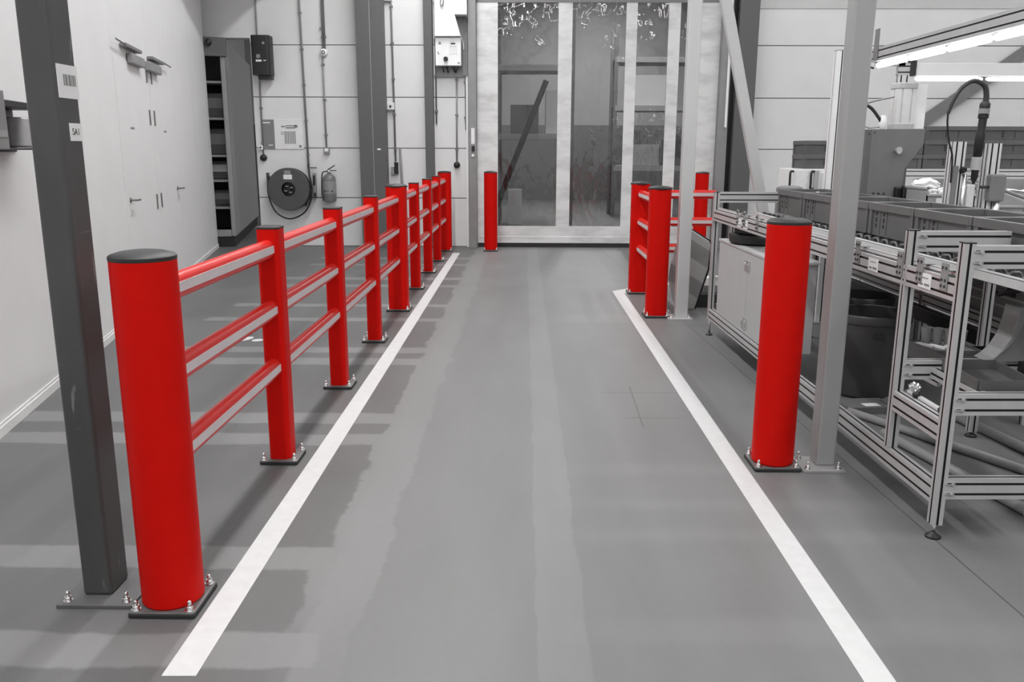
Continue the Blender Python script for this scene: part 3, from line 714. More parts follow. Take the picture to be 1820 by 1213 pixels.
# ------------------------------------------------------------------ dispenser on the left partition
t = lw('soap_dispenser', .52, 'grey soap dispenser with a clear bottle at the left edge of the partition', 'dispenser', 1.575, 0)
obj('housing', MB().sweep(rrect(.185, .46, .03, 4), (.095, -.58, .015), (.095, -.58, .325), (0, 1, 0)), MIDG, t, smooth=40, bevel=.004)
obj('badge', MB().bx(.188, .191, -.52, -.40, .08, .115), CONDUIT, t)
obj('bottle_bracket', MB().bx(.001, .012, -.34, .28, .0, .285).bx(.01, .15, -.32, .25, .245, .285).bx(.01, .15, -.33, .20, .012, .024), BLACK, t, bevel=.006)
obj('bottle', MB().sweep(rrect(.13, .19, .05, 6), (.085, .125, .026), (.085, .125, .20), (0, 1, 0)), mat('milky_bottle', .36, .25, var=.15, scale=12), t, smooth=40, bevel=.012)
# ------------------------------------------------------------------ aluminium conveyor bench on the right
BO = Vector((1.742, 3.369, 0)); BA = .0239
def bw(x, y, z=0):
    return BO + Vector((math.cos(BA) * x - math.sin(BA) * y, math.sin(BA) * x + math.cos(BA) * y, z))
bt = thing('conveyor_bench', BO, 'long aluminium profile workbench with skate wheel lanes along the right of the aisle', 'workbench', rz=BA)
def post(x, y, z0, z1, cap=True, foot_=None):
    p = prof('post', (x, y, z0), (x, y, z1), bt, P45, (0, 1, 0))
    if cap: obj('end_cap', MB().bx(x - .0235, x + .0235, y - .0235, y + .0235, z1, z1 + .006), BLACK, p, bevel=.002)
    if foot_:
        f = MB().lathe([(.032, 0), (.032, .008), (.014, .020), (.008, .026)], (x, y, 0), 18)
        q = obj('levelling_foot', f, BLACK, p, smooth=40); obj('foot_screw', MB().cyl((x, y, .02), (x, y, z0), .007, seg=10), STEEL, p)
post(0, 0, .062, 1.245, True, True); post(0, .46, .243, 1.252); post(0, 4.03, .175, 1.245, True); 
prof('post', (.13, 3.96, .24), (.13, 3.96, 1.01), bt, P45, (0, 1, 0))
q = obj('levelling_foot', MB().lathe([(.03, 0), (.03, .008), (.014, .02), (.008, .026)], (0, 4.03, 0), 18), BLACK, bt, smooth=40)
obj('foot_screw', MB().cyl((0, 4.03, .02), (0, 4.03, .175), .009, seg=10), STEEL, q)
for x in (.86,):
    for y in (.05, 1.3, 3.95): post(x, y, .03, 1.01, False, True)
prof('side_rail', (0, .0225, 1.055), (0, 4.0075, 1.055), bt, P4590)
prof('side_rail', (0, .0225, .196), (0, 4.05, .196), bt, P4590)
prof('side_rail', (0, .0225, .470), (0, .4375, .472), bt, P4590)
for (y, z, x1) in ((0, 1.192, 1.5), (0, .590, 1.5), (0, .225, 1.5), (.46, 1.206, .43), (.46, .617, 1.5), (4.03, 1.205, .84), (3.9, .196, .84)):
    c = prof('cross_rail', (.0225, y, z), (x1, y, z), bt, P4590)
    if y < 1:
        for dz in (.022, -.022): obj('fastener', MB().cyl((.045, y - .0226, z + dz), (.045, y - .031, z + dz), .008, seg=10).box((.03, y - .025, z + dz), (.03, .006, .006)), STEEL, c)
prof('cross_rail', (.0225, 2.0, 1.02), (.84, 2.0, 1.02), bt); prof('cross_rail', (.0225, 3.05, 1.02), (.84, 3.05, 1.02), bt)
prof('cross_rail', (.0225, 1.0, 1.02), (.84, 1.0, 1.02), bt)
# second inclined support in the side plane
for x in (.335, .44, .62, .80): prof('lane_rail', (x, .03, 1.055 if x < .4 else 1.040), (x, 3.98, 1.055 if x < .4 else 1.040), bt, octa(.045, .045, .003), m=ALU if x > .4 else ALUB)
prof('guide_strip', (.015, .03, 1.112), (.015, 3.98, 1.112), bt, octa(.018, .018, .003), (0, 0, 1), ALUB)
wb = MB().cyl((-.011, 0, 0), (.011, 0, 0), .031, seg=16); wb.cyl((-.016, 0, 0), (.016, 0, 0), .012, seg=10)
wm = obj('wheel', wb, BLACK, bt, loc=(.372, .0, 1.061), smooth=40).data
wg = wm.copy(); wg.materials.clear(); wg.materials.append(CONDUIT)
for x, n, off in ((.372, 33, .03), (.408, 33, .09), (.52, 30, .05)):
    for i in range(n):
        o = bpy.data.objects.new('wheel', wm if (x < .4) else wg); COL.objects.link(o); o.parent = bt; o.location = (x, off + i * .12, 1.061)
for y in (.10, .31, .50, .97, 2.40, 2.73, 3.05, 3.24):
    br = obj('bracket', MB().bx(-.0285, -.0235, y - .028, y + .028, 1.04, 1.155).bx(-.0285, .03, y - .02, y + .02, 1.122, 1.127), CONDUIT, bt, bevel=.002)
    sc = MB()
    for dy in (-.014, .014):
        for z in (1.06, 1.085, 1.135): sc.cyl((-.0285, y + dy, z), (-.032, y + dy, z), .006, seg=8)
    obj('screw', sc, INK, br, kind='stuff')
for y in (.26, .78, 3.19, 3.02):
    l_ = obj('label', MB().bx(-.0255, -.0230, y - .055, y + .055, 1.026, 1.088), LABEL, bt)
    obj('print', MB().bx(-.0262, -.0254, y - .045, y - .0, 1.037, 1.047).bx(-.0262, -.0254, y + .01, y + .04, 1.037, 1.045).bx(-.0262, -.0254, y - .03, y + .03, 1.068, 1.072), INKG, l_)
# lower tier lanes behind the second post
for x, y1 in ((.22, 1.25), (.62, 1.25), (1.0, 1.25)): prof('tier_rail', (x, .4825, .548), (x, y1 - .3, .540), bt)
for x in (.16, .40, .80): prof('tier_rail', (x, .024, .60), (x, .44, .605), bt)
for y in (.10, .33): obj('stop_knob', MB().lathe([(.008, 0), (.016, .006), (.018, .02), (.010, .03)], (.03, y, .535 - .02)), BLACK, bt)
obj('stop_strip', MB().bx(.03, .05, .05, .42, .516, .528), ALUB, bt)

# big grey crates in a row on the bench
def crate_parts(root, Lx, Ly, H, mark='x', detail=True, rim=CRATEL):
    """open stacking crate, outer size Lx x Ly x H, base at z=0"""
    t = .006; a, c = Lx / 2, Ly / 2; i = .022
    b = MB()
    b.bx(-a + i, a - i, -c + i, c - i, 0, .008)
    b.bx(-a + i - .008, -a + i, -c + i - .008, c - i + .008, 0, H - .03); b.bx(a - i, a - i + .008, -c + i - .008, c - i + .008, 0, H - .03)
    b.bx(-a + i, a - i, -c + i - .008, -c + i, 0, H - .03); b.bx(-a + i, a - i, c - i, c - i + .008, 0, H - .03)
    for p in ((-.052, .052) if mark == 'x' else (.055, .245, .145)):
        for s_ in (-1, 1):
            q = s_ * ((c if mark == 'x' else a) - .0155)
            if mark == 'x': b.bx(p - .004, p + .004, q - .0045, q + .0045, .01, H - .045)
            else: b.bx(q - .0045, q + .0045, p - .004, p + .004, .01, H - .045)
    for sx in (-1, 1):
        for sy in (-1, 1): b.bx(sx * (a - .045), sx * (a - .004), sy * (c - .045), sy * (c - .004), .004, H - .03)
    obj('crate_body', b, CRATE, root)
    r = MB()
    r.bx(-a, a, -c, -c + .024, H - .045, H); r.bx(-a, a, c - .024, c, H - .045, H); r.bx(-a, -a + .024, -c + .024, c - .024, H - .045, H); r.bx(a - .024, a, -c + .024, c - .024, H - .045, H)
    obj('crate_rim', r, rim, root, bevel=.003)
    if detail:
        for off in ((.10, .20) if mark == 'y' else (-.07, .06)):
            for z0, z1 in ((.25, .36), (.42, .55), (.62, .73)):
                m_ = MB()
                if mark == 'y': m_.bx(-a + .0115, -a + .0135, off - .011, off + .003, H * z0, H * z1)
                else: m_.bx(off - .007, off + .007, -c + .0115, -c + .0135, H * z0, H * z1)
                obj('moulded_mark', m_, BLACK, root)
LAB = ['farthest crate of the bench row, nearest the folding door', 'second farthest crate of the bench row', 'bench crate mostly hidden behind the large steel column', 'bench crate just right of the large steel column',
       'bench crate rising behind the second aluminium post', 'nearest crate of the bench row at the right edge']
CL = .585
first = None
for k in range(6):
    y = 3.50 - k * .60
    p = bw(.645, y, 1.0925)
    if first is None:
        first = thing('stacking_crate', p, 'dark grey plastic ' + LAB[0], 'crate', 'dark crates in a row on the aluminium bench', BA)
        crate_parts(first, .40, CL, .195, 'y')
    else: clone(first, 'dark grey plastic ' + LAB[k], p)
# parts poking out of the far crates
t = thing('parts_bag', bw(.62, 3.40, 1.1045), 'white plastic bag of parts lying in the farthest bench crate', 'bag')
b = MB()
for dx, dy, dz, r_ in ((0, 0, .09, .085), (.06, -.12, .10, .08), (-.03, -.22, .09, .075), (.05, .10, .07, .07)):
    q = bmesh.ops.create_icosphere(b.bm, subdivisions=3, radius=r_, matrix=Matrix.Translation((dx, dy, dz)))
    for v in q['verts']: v.co += Vector((math.sin(v.co.y * 60), math.cos(v.co.z * 70), math.sin(v.co.x * 80))) * .008
obj('bag_film', b, PAPER, t, smooth=60)

# cabinet under the bench with a black tub lid on it
t = thing('base_cabinet', bw(0, 0, .243), 'light grey two-door cabinet standing on the lower rail of the bench', 'cabinet', rz=BA)
obj('body', MB().bx(.012, .27, 2.30, 3.80, 0, .612), CABG, t)
obj('top', MB().bx(-.012, .29, 2.28, 3.83, .612, .632), ALU, t, bevel=.003)
for i, (y0, y1) in enumerate(((2.955, 3.80), (2.31, 2.950))):
    d_ = obj('door', MB().bx(-.008, .012, y0, y1, .004, .610), CABG, t, bevel=.002)
    for z in (.085, .515):
        yy = 2.99 if i == 0 else 2.915
        obj('hinge', MB().bx(-.017, -.008, yy - .022, yy + .022, z - .04, z + .04).cyl((-.018, yy, z - .025), (-.018, yy, z + .025), .006, seg=8), STEEL, d_, bevel=.003)
p = bw(.21, 3.42, .8755)
t = thing('tub_lid', p, 'round black rubber tub lids stacked on the light grey cabinet', 'lid')
obj('lower_lid', MB().lathe([(.20, 0), (.235, .015), (.24, .055), (.235, .075), (.20, .085), (.03, .085)], seg=40), RUB, t, smooth=30)
obj('upper_lid', MB().lathe([(.19, .0855), (.198, .095), (.198, .118), (.18, .132), (.02, .132)], (-.01, -.03, 0), seg=40), RUB, t, smooth=30)

# waste drums behind the bench
def drum(x, y, label, s_=1.0, h=.56):
    t = thing('waste_drum', (x, y, 0), label, 'drum')
    obj('shell', MB().lathe([(.205 * s_, 0), (.225 * s_, .02), (.245 * s_, h - .06), (.256 * s_, h - .055), (.260 * s_, h - .012), (.252 * s_, h), (.240 * s_, h - .004), (.225 * s_, .05), (.02, .04)], seg=44), DRUM, t, smooth=40)
    obj('handle', MB().bx(-.075, -.01, -.262 * s_, -.24 * s_, h - .125, h - .11), CAP, t)
    return t
drum(2.31, 5.60, 'front dark plastic waste drum under the bench behind the steel column')
drum(2.50, 6.28, 'rear dark plastic waste drum half hidden by the front drum', .93)
t = thing('cardboard_sheet', (2.16, 5.20, 0), 'flattened grey carton with a paper label on the floor before the drums', 'carton')
obj('sheet', MB().box((0, 0, .022), (.30, .20, .044), .1), CARD, t, bevel=.004); obj('flap', MB().prism([(.13, -.06, .045), (.32, .02, .105), (.31, .10, .105), (.11, .04, .045)], (0, 0, .006)), CARD, t)
obj('label', MB().box((.02, -.05, .0455), (.10, .06, .002), .15), LABEL, t)
for p0, p1, r_, lab in (((2.02, 5.08, .024), (2.60, 3.98, .024), .024, 'longest grey tube lying on the floor under the bench'),
                        ((2.06, 4.66, .026), (2.262, 3.585, .026), .026, 'grey tube on the floor under the bench whose end shows below the front rail'),
                        ((2.62, 5.0, .028), (2.80, 3.9, .028), .028, 'grey tube on the floor under the bench nearest the right edge')):
    o_ = Vector(p0); solid('floor_tube', MB().tube([(0, 0, 0), Vector(p1) - o_], r_, 16), GREYB, lab, 'tube', loc=p0)

# trays on the lower tiers
def tray(p, dx, dy, h, m_, label, tilt=0):
    t = thing('parts_tray', p, label, 'tray', rz=BA); t.rotation_euler.x = tilt
    b = MB().bx(-dx / 2, dx / 2, -dy / 2, dy / 2, 0, .006)
    for s_ in (-1, 1): b.bx(s_ * dx / 2, s_ * (dx / 2 - .006), -dy / 2, dy / 2, 0, h); b.bx(-dx / 2, dx / 2, s_ * dy / 2, s_ * (dy / 2 - .006), 0, h)
    obj('tray_shell', b, m_, t); return t
tA = tray(bw(.36, .70, .573), .24, .40, .088, CRATE, 'dark tray of grey cups on the lower tier behind the second post', -.02)
tB = tray(bw(.67, .70, .573), .34, .40, .055, BLACK, 'black tray with two black cups on the lower tier', -.02)
obj('insert', MB().bx(-.112, .112, -.03, .192, .006, .080), MIDG, tA)
for k in range(4):
    solid('cup', MB().lathe([(.020, 0), (.027, .085), (.024, .085), (.018, .006)], seg=18), MIDG, ['first', 'second', 'third', 'fourth'][k] + ' grey cup from the left in the dark lower tray', 'cup', 'grey cups in the dark tray', loc=bw(.295 + k * .045, .82 - k * .025, .654), smooth=40)
for k, (dx, dy, lab) in enumerate(((.272, .775, 'leftmost'), (.315, .735, 'middle'), (.385, .715, 'rightmost'))):
    solid('plastic_strip', MB().box((0, 0, .005), (.024, .09, .010), .5), LABEL, lab + ' white plastic strip lying on the dark lower tray', 'strip', loc=bw(dx, dy, .654))
for k in range(2):
    solid('cup', MB().lathe([(.030, 0), (.034, .085 - .02 * k), (.030, .085 - .02 * k), (.026, .008)], seg=20), BLACK, ('taller left' if k == 0 else 'lower right') + ' black cup in the black lower tray', 'cup', loc=bw(.565 + k * .075, .66 - k * .03, .582), smooth=40)
b = MB()
for k in range(40): bmesh.ops.create_icosphere(b.bm, subdivisions=1, radius=random.uniform(.009, .015), matrix=Matrix.Translation((random.uniform(-.14, .14), random.uniform(-.07, .07), random.uniform(.01, .04))))
solid('loose_fittings', b, CONDUIT, 'small loose metal fittings lying in the black lower tray', 'fittings', loc=bw(.66, .60, .584), rz=BA)['kind'] = 'stuff'
tray(bw(.27, .22, .6255), .24, .30, .05, CRATE, 'small dark tray on the front tier between the two near posts', .06)
tray(bw(.72, .22, .6255), .44, .32, .045, BLACK, 'wide black tray on the front tier near the right edge', .03)
t = thing('crumpled_film', bw(.055, .40, .5175), 'small crumpled ball of clear film on the sloping rail', 'film')
b = MB(); q = bmesh.ops.create_icosphere(b.bm, subdivisions=3, radius=.024)
for v in q['verts']: v.co *= 1 + .35 * math.sin(v.co.x * 300) * math.cos(v.co.y * 260 + v.co.z * 340)
obj('film', b, STEEL, t, loc=(0, 0, .026))
# grey curved scoop at the right edge
t = thing('scoop', bw(.56, .42, .665), 'grey curved plastic scoop resting on the tier rail at the right edge', 'scoop', rz=BA)
cv = [(-.19, 0), (-.16, .018), (-.125, .055), (-.095, .11), (-.078, .18), (-.070, .25)]
inn = [(-.035, .252), (-.045, .18), (-.066, .115), (-.098, .065), (-.135, .03), (-.165, .0)]
SCO = mat('scoop_plastic', .23, .5)
obj('shell', MB().prism([(x, -.02, z) for x, z in cv + inn], (0, .12, 0)), SCO, t, bevel=.004)
obj('front_face', MB().prism([(x, -.012, z) for x, z in inn[::-1]] + [(.3, -.012, .26), (.3, -.012, .0)], (0, .10, 0)), mat('scoop_inside', .19, .5), t)

# ------------------------------------------------------------------ second (machine) bench behind the crates
mb_ = thing('machine_bench', (2.95, 4.9, 0), 'second aluminium bench carrying the press and the fixtures behind the crate row', 'workbench')
def mp(name, p0, p1, sec=P45, up=(0, 0, 1), m=None): return prof(name, p0, p1, mb_, sec, up, m)
obj('table_top', MB().bx(-.30, 1.7, .0, 3.0, .975, 1.0), CABG, mb_, bevel=.003)
mp('top_rail', (-.28, -.0, .925), (-.28, 3.0, .925), P4590); mp('top_rail', (1.66, 0, .925), (1.66, 3.0, .925), P4590)
for y in (.02, 1.45, 2.98):
    for x in (.05, 1.62): mp('post', (x, y, .0), (x, y, .88), P45, (0, 1, 0))
    mp('cross_rail', (-.25, y, .925), (1.64, y, .925))
mp('lower_rail', (.05, .05, .53), (.05, 2.96, .53), P4590); mp('lower_rail', (1.62, .05, .53), (1.62, 2.96, .53))
obj('side_panel', MB().bx(.066, .076, .05, 1.42, .575, .878), MIDG, mb_); obj('side_panel', MB().bx(.066, .076, 1.48, 2.95, .575, .878), CABG, mb_)
for z in (.64, .70, .76): obj('drawer_line', MB().bx(.060, .068, .06, 1.40, z, z + .012), CABG, mb_)
obj('cable_duct', MB().bx(-.03, .03, -.0, 3.0, .37, .475), BLACK, mb_, bevel=.008)
obj('socket', MB().bx(.055, .066, .30, .38, .72, .83), BLACK, mb_)
obj('cable', MB().tube(spline([(-.12, -.2, .86), (-.16, .0, .80), (-.10, .2, .76), (-.0, .5, .78), (.06, .6, .82)], 6), .012), BLACK, mb_)
obj('under_tray', MB().bx(-.24, -.02, .3, 1.9, .80, .86), DARKC, mb_, bevel=.02)
for k in range(6):
    solid('file_box', MB().bx(-.035, .035, -.12, .12, 0, .30 - .01 * (k % 2)), LABEL if k % 3 else CABG, ('leftmost', 'second', 'third', 'fourth', 'fifth', 'rightmost')[k] + ' pale upright box in the row behind the waste drums', 'box', 'pale upright boxes behind the drums', loc=(2.86 + k * .105, 7.05 - k * .01, .0), bevel=.004)

# press
t = thing('press', (2.60, 6.60, 1.0), 'grey machine press housing with a notched front plate and bright cylinder on top', 'machine')
obj('front_plate', MB().prism([(.0, 0, .0), (.0, 0, .754), (.396, 0, .758), (.39, 0, .64), (.27, 0, .466), (.262, 0, .30), (.20, 0, .25), (.20, 0, 0)], (0, .012, 0)), MACH, t, bevel=.002)
obj('side_plate', MB().bx(-.035, -.0, .0, .26, 0, .752), mat('machine_side_grey', .12, .45), t)
obj('back_plate', MB().bx(-.03, .39, .24, .26, .0, .752), MACH, t); obj('top_plate', MB().bx(-.03, .39, .012, .24, .735, .752), MACH, t)
obj('knob', MB().lathe([(.012, 0), (.012, .03), (.028, .04), (.026, .055)], (.18, 0, .60), axis=(.3, -1, 0)), STEEL, t, smooth=40)
sc = MB()
for x in (.05, .09, .13): sc.cyl((x, -.001, .28), (x, -.006, .28), .008, seg=10)
for x, z in ((.02, .73), (-.02, .72)): sc.cyl((x, -.001, z), (x, -.005, z), .006, seg=8)
obj('screw', sc, INK, t, kind='stuff')
obj('valve_block', MB().bx(.20, .25, -.04, 0, .12, .33), BLACK, t, bevel=.01); obj('valve_block', MB().bx(.255, .29, -.05, 0, .2, .34), CAP, t, bevel=.008)
obj('air_fitting', MB().tube(spline([(.30, -.03, .05), (.29, -.03, .2), (.275, -.02, .30)], 5), .014), STEEL, t)
cy = MB(); cy.sweep(slot_section(.14, .13, 2, 1, .012, .01), (.262, .13, .755), (.262, .13, 1.05), (0, 1, 0)); obj('cylinder_barrel', cy, ALUB, t)
obj('cylinder_head', MB().bx(.188, .336, .06, .20, 1.05, 1.095), ALU, t, bevel=.006); obj('cylinder_foot', MB().bx(.188, .336, .06, .20, .752, .80), ALU, t, bevel=.006)
obj('shield', MB().bx(.337, .425, .10, .11, .752, 1.085), WHITE, t)
obj('air_hose', MB().tube(spline([(-.17, .1, .94), (-.12, .08, .94), (-.02, .05, .92), (.05, .03, .84), (.075, .03, .80)], 8), .012), BLACK, t)
obj('air_hose', MB().tube(spline([(.16, .05, .99), (.06, .05, .97), (-.10, .06, .93), (-.14, .08, .94), (-.18, .1, .94)], 8), .007), CONDUIT, t)
obj('air_hose', MB().tube(spline([(-.10, .06, .93), (-.07, .03, .88), (-.075, .03, .80), (-.02, .03, .765), (.06, .03, .77)], 8), .005), CONDUIT, t)
obj('regulator', MB().lathe([(.015, 0), (.026, .02), (.026, .07), (.016, .10)], (.085, .03, .755), 16), WHITE, t, smooth=40)

# light frame above the benches
t = thing('light_frame', (2.95, 6.98, 1.0), 'aluminium post on the bench with a long receding lamp rail and a cross beam', 'frame')
prof('post', (0, 0, 0), (0, 0, 1.17), t, slot_section(.09, .045, 2, 1), (0, 1, 0), ALUB)
prof('cross_beam', (-.05, 0, 1.215), (.04, 0, 1.215), t, P4590)
obj('end_bracket', MB().bx(.040, .085, -.03, .03, 1.165, 1.28), CAP, t)
obj('beam_panel', MB().bx(.085, 2.2, -.02, .02, 1.165, 1.262), WALL, t, bevel=.003)
prof('lamp_rail', (-.24, .0, 1.315), (-.24, -4.2, 1.315), t, slot_section(.045, .10, 1, 2), (0, 0, 1), ALU)
prof('link_beam', (-.22, .0, 1.265), (.0, .0, 1.265), t, P45)
obj('stop_plate', MB().bx(-.270, -.264, -.14, -.06, 1.28, 1.50), MIDG, t)
obj('cable', MB().tube(spline([(-.25, .03, 1.36), (-.29, .02, 1.33), (-.29, .01, 1.25), (-.25, -.04, 1.22)], 6), .008), CAP, t)
y = -.08
for k in range(7):
    c = obj('lamp_tube', MB().tube([(-.24, y, 1.240), (-.24, y - .03, 1.236), (-.24, y - .50, 1.236), (-.24, y - .53, 1.240)], [.012, .021, .021, .012], 14), TUBE, t); y -= .56
x = .09
for k in range(4):
    obj('lamp_tube', MB().tube([(x, -.01, 1.145), (x + .02, -.01, 1.143), (x + .50, -.01, 1.143), (x + .52, -.01, 1.145)], [.008, .0145, .0145, .008], 14), TUBE, t); x += .55
# tall bright profile behind the big column
t = thing('tall_profile', (2.81, 8.0, 0), 'tall bright white profile post rising behind the large steel column', 'post')
prof('shaft', (0, 0, 0.012), (0, 0, 2.46), t, slot_section(.09, .09, 1, 1), (0, 1, 0), WHITE)
obj('end_cap', MB().bx(-.046, .046, -.046, .046, 2.46, 2.466), CONDUIT, t); obj('base_plate', MB().bx(-.08, .08, -.08, .08, 0, .012), ALU, t)

# fixtures standing on the second bench
def fixture(x, y, h, label, clamp):
    t = thing('fixture_post', (x, y, 1.0), label, 'fixture')
    prof('post', (0, 0, .01), (0, 0, h), t, slot_section(.08, .08, 2, 2), (0, 1, 0), ALUB)
    obj('foot_plate', MB().bx(-.08, .08, -.08, .08, 0, .01), ALU, t)
    clamp(t, h); return t
def clamp_a(t, h):
    a = obj('tool_holder', MB().bx(.04, .13, -.05, -.01, h - .185, h - .165), ALU, t, bevel=.004)
    obj('clamp_knob', MB().lathe([(.018, 0), (.022, .01), (.016, .03)], (.03, -.04, h - .175), axis=(0, -1, 0)), BLACK, t, smooth=40)
    obj('guide_rod', MB().cyl((.045, -.05, .06), (.045, -.05, h - .20), .013), STEEL, t)
    obj('slide_rail', MB().bx(-.030, .0, -.052, -.040, .04, h - .15), MIDG, t)
    obj('slide_block', MB().bx(.065, .11, -.07, -.03, .16, .39), ALUB, t, bevel=.006)
    obj('lower_clamp', MB().bx(.0, .09, -.10, -.04, .03, .09), CABG, t, bevel=.006); obj('toggle_lever', MB().tube([(.01, -.08, .06), (-.03, -.09, .10), (-.04, -.09, .15)], .010), BLACK, t)
def clamp_b(t, h):
    obj('slide_block', MB().bx(-.035, .065, -.10, -.04, h - .36, h - .19), MIDG, t, bevel=.012)
    obj('arm', MB().tube([(-.09, -.08, h - .27), (-.02, -.08, h - .27)], .010), CAP, t)
    obj('spindle', MB().cyl((.03, -.07, h - .52), (.03, -.07, h - .36), .022), STEEL, t)
    obj('ball_joint', MB().lathe([(.008, 0), (.026, .02), (.028, .035), (.018, .055)], (.03, -.07, h - .55), 18), STEEL, t, smooth=50)
    obj('gripper', MB().cyl((.06, -.08, h - .545), (.17, -.08, h - .555), .028, .020), BLACK, t, smooth=40)
    pl_ = obj('drilled_bar', MB().bx(.10, .30, -.09, -.07, h - .64, h - .59), ALUB, t)
    for x in (.12, .20, .27): obj('hole', MB().cyl((x, -.0905, h - .615), (x, -.093, h - .615), .010, seg=12), INK, pl_)
    obj('support_block', MB().bx(.17, .27, -.09, -.04, .0, h - .645), ALUB, t)
    obj('stand_bush', MB().lathe([(.04, 0), (.04, .06), (.02, .065), (.02, .09)], (-.09, -.07, 0), 18), ALUB, t, smooth=40)
fixture(2.752, 5.60, .655, 'left bright fixture post that holds the curved black hand tool', clamp_a)
fixture(2.975, 5.60, .645, 'right bright fixture post with a grey slide block behind the crates', clamp_b)
t = thing('hand_tool', (2.86, 5.55, 1.50), 'black hand screwdriver tool hanging from a curved black cable', 'tool')
ax = Vector((-.012, 0, .32))
obj('tool_body', MB().lathe([(.020, .06), (.027, .07), (.030, .17), (.029, .20), (.024, .22), (.024, .32)], seg=22, axis=(.03, 0, 1)), BLACK, t, smooth=40)
obj('collar', MB().lathe([(.031, -.02), (.031, .055), (.022, .060)], seg=22, axis=(.03, 0, 1)), CABG, t, smooth=40)
obj('band', MB().lathe([(.025, .322), (.032, .325), (.032, .355), (.025, .358)], seg=22, axis=(.03, 0, 1)), CONDUIT, t, smooth=40)
obj('grip_ring', MB().lathe([(.026, .295), (.031, .30), (.031, .32), (.026, .322)], seg=22, axis=(.03, 0, 1)), BLACK, t, smooth=40)
obj('cable_gland', MB().lathe([(.026, .358), (.031, .36), (.031, .385), (.020, .40)], seg=22, axis=(.03, 0, 1)), BLACK, t, smooth=40)
obj('nose', MB().lathe([(.006, -.11), (.020, -.07), (.022, -.02)], seg=16, axis=(.03, 0, 1)), BLACK, t, smooth=40)
gp = spline([(.012, 0, .39), (.012, 0, .44), (-.008, 0, .495), (-.075, 0, .522), (-.14, 0, .485), (-.185, 0, .41), (-.212, 0, .325)], 8)
obj('bend_guard', MB().tube(gp, [.018 - .008 * i / len(gp) for i in range(len(gp))], 12), CAP, t, smooth=60)
obj('cable', MB().tube(spline([(-.212, 0, .325), (-.208, 0, .26), (-.185, 0, .15), (-.160, -.01, .06), (-.152, -.01, -.10)], 8), .006), BLACK, t)

# bins and papers on the second bench
def bin_(p, dx, dy, h, label, m_=BINP, rz=0, sign=True, tilt=0):
    t = thing('parts_bin', p, label, 'bin', rz=rz); t.rotation_euler.x = tilt
    b = MB().bx(-dx / 2, dx / 2, -dy / 2, dy / 2, 0, .008)
    b.bx(-dx / 2, -dx / 2 + .008, -dy / 2, dy / 2, 0, h); b.bx(dx / 2 - .008, dx / 2, -dy / 2, dy / 2, 0, h); b.bx(-dx / 2, dx / 2, dy / 2 - .008, dy / 2, 0, h); b.bx(-dx / 2, dx / 2, -dy / 2, -dy / 2 + .008, 0, h * .7)
    obj('bin_shell', b, m_, t)
    obj('bin_rim', MB().bx(-dx / 2 - .008, -dx / 2 + .01, -dy / 2, dy / 2 + .008, h - .014, h).bx(dx / 2 - .01, dx / 2 + .008, -dy / 2, dy / 2 + .008, h - .014, h).bx(-dx / 2, dx / 2, -dy / 2 - .01, -dy / 2 + .01, h * .7 - .012, h * .7), CABG, t)
    if sign: obj('label', MB().bx(-dx * .30, dx * .22, -dy / 2 - .003, -dy / 2, h * .12, h * .52), LABEL, t)
    return t
solid('riser', MB().bx(-.17, .17, -.2, .2, 0, .19), CABG, 'low light grey riser block carrying the bin of white fittings', 'block', loc=(3.02, 6.32, 1.0), bevel=.004)
t = bin_((3.02, 6.32, 1.19), .34, .34, .155, 'grey parts bin full of white fittings right of the press')
b = MB()
for k in range(70): bmesh.ops.create_icosphere(b.bm, subdivisions=1, radius=random.uniform(.011, .018), matrix=Matrix.Translation((random.uniform(-.145, .145), random.uniform(-.14, .12), random.uniform(.085, .130))))
for k in range(120): bmesh.ops.create_icosphere(b.bm, subdivisions=1, radius=.018, matrix=Matrix.Translation((random.uniform(-.14, .14), random.uniform(-.14, .14), random.uniform(.026, .08))))
solid('small_fittings', b, PAPER, 'heap of small white fittings in the parts bin right of the press', 'fittings', loc=(3.02, 6.32, 1.192))['kind'] = 'stuff'
t = thing('plastic_bag', (2.96, 6.42, 1.315), 'crumpled white plastic bag lying on the white fittings', 'bag')
b = MB(); q = bmesh.ops.create_icosphere(b.bm, subdivisions=3, radius=.075)
for v in q['verts']: v.co = Vector((v.co.x * 1.3, v.co.y * .8, v.co.z * .5 + .04)) + Vector((math.sin(v.co.y * 110 + v.co.x * 60), math.cos(v.co.z * 90), math.sin(v.co.x * 95 + v.co.y * 80))) * .012
obj('film', b, PAPER, t, smooth=70)
for k, (x, y, z, dx, dy, lab) in enumerate(((3.42, 6.75, 1.19, .42, .9, 'long sloping grey bin left of the right fixture post'), (3.92, 6.75, 1.19, .42, .9, 'long sloping grey bin with loose papers, right of the right fixture post'),
        (3.42, 5.95, 1.06, .36, .40, 'small grey bin between the two fixture posts'), (4.05, 6.0, 1.04, .46, .42, 'light grey bin at the right edge behind the crates'))):
    bin_((x, y, z), dx, dy, .12, lab, BINP if k < 3 else CABG, sign=False, tilt=.14 if k < 2 else 0)
t = thing('bin_stand', (3.67, 6.75, 1.0), 'aluminium stand with two sloping lanes carrying the long bins', 'stand')
for sx in (-.42, .42):
    prof('leg', (sx, -.38, 0), (sx, -.38, .10), t, P45, (0, 1, 0)); prof('leg', (sx, .36, 0), (sx, .36, .21), t, P45, (0, 1, 0))
for sx in (-.42, -.08, .08, .42): prof('lane', (sx, -.46, .098), (sx, .46, .227), t)
prof('front_beam', (-.44, -.38, .075), (.44, -.38, .075), t); prof('rear_beam', (-.44, .36, .18), (.44, .36, .18), t)
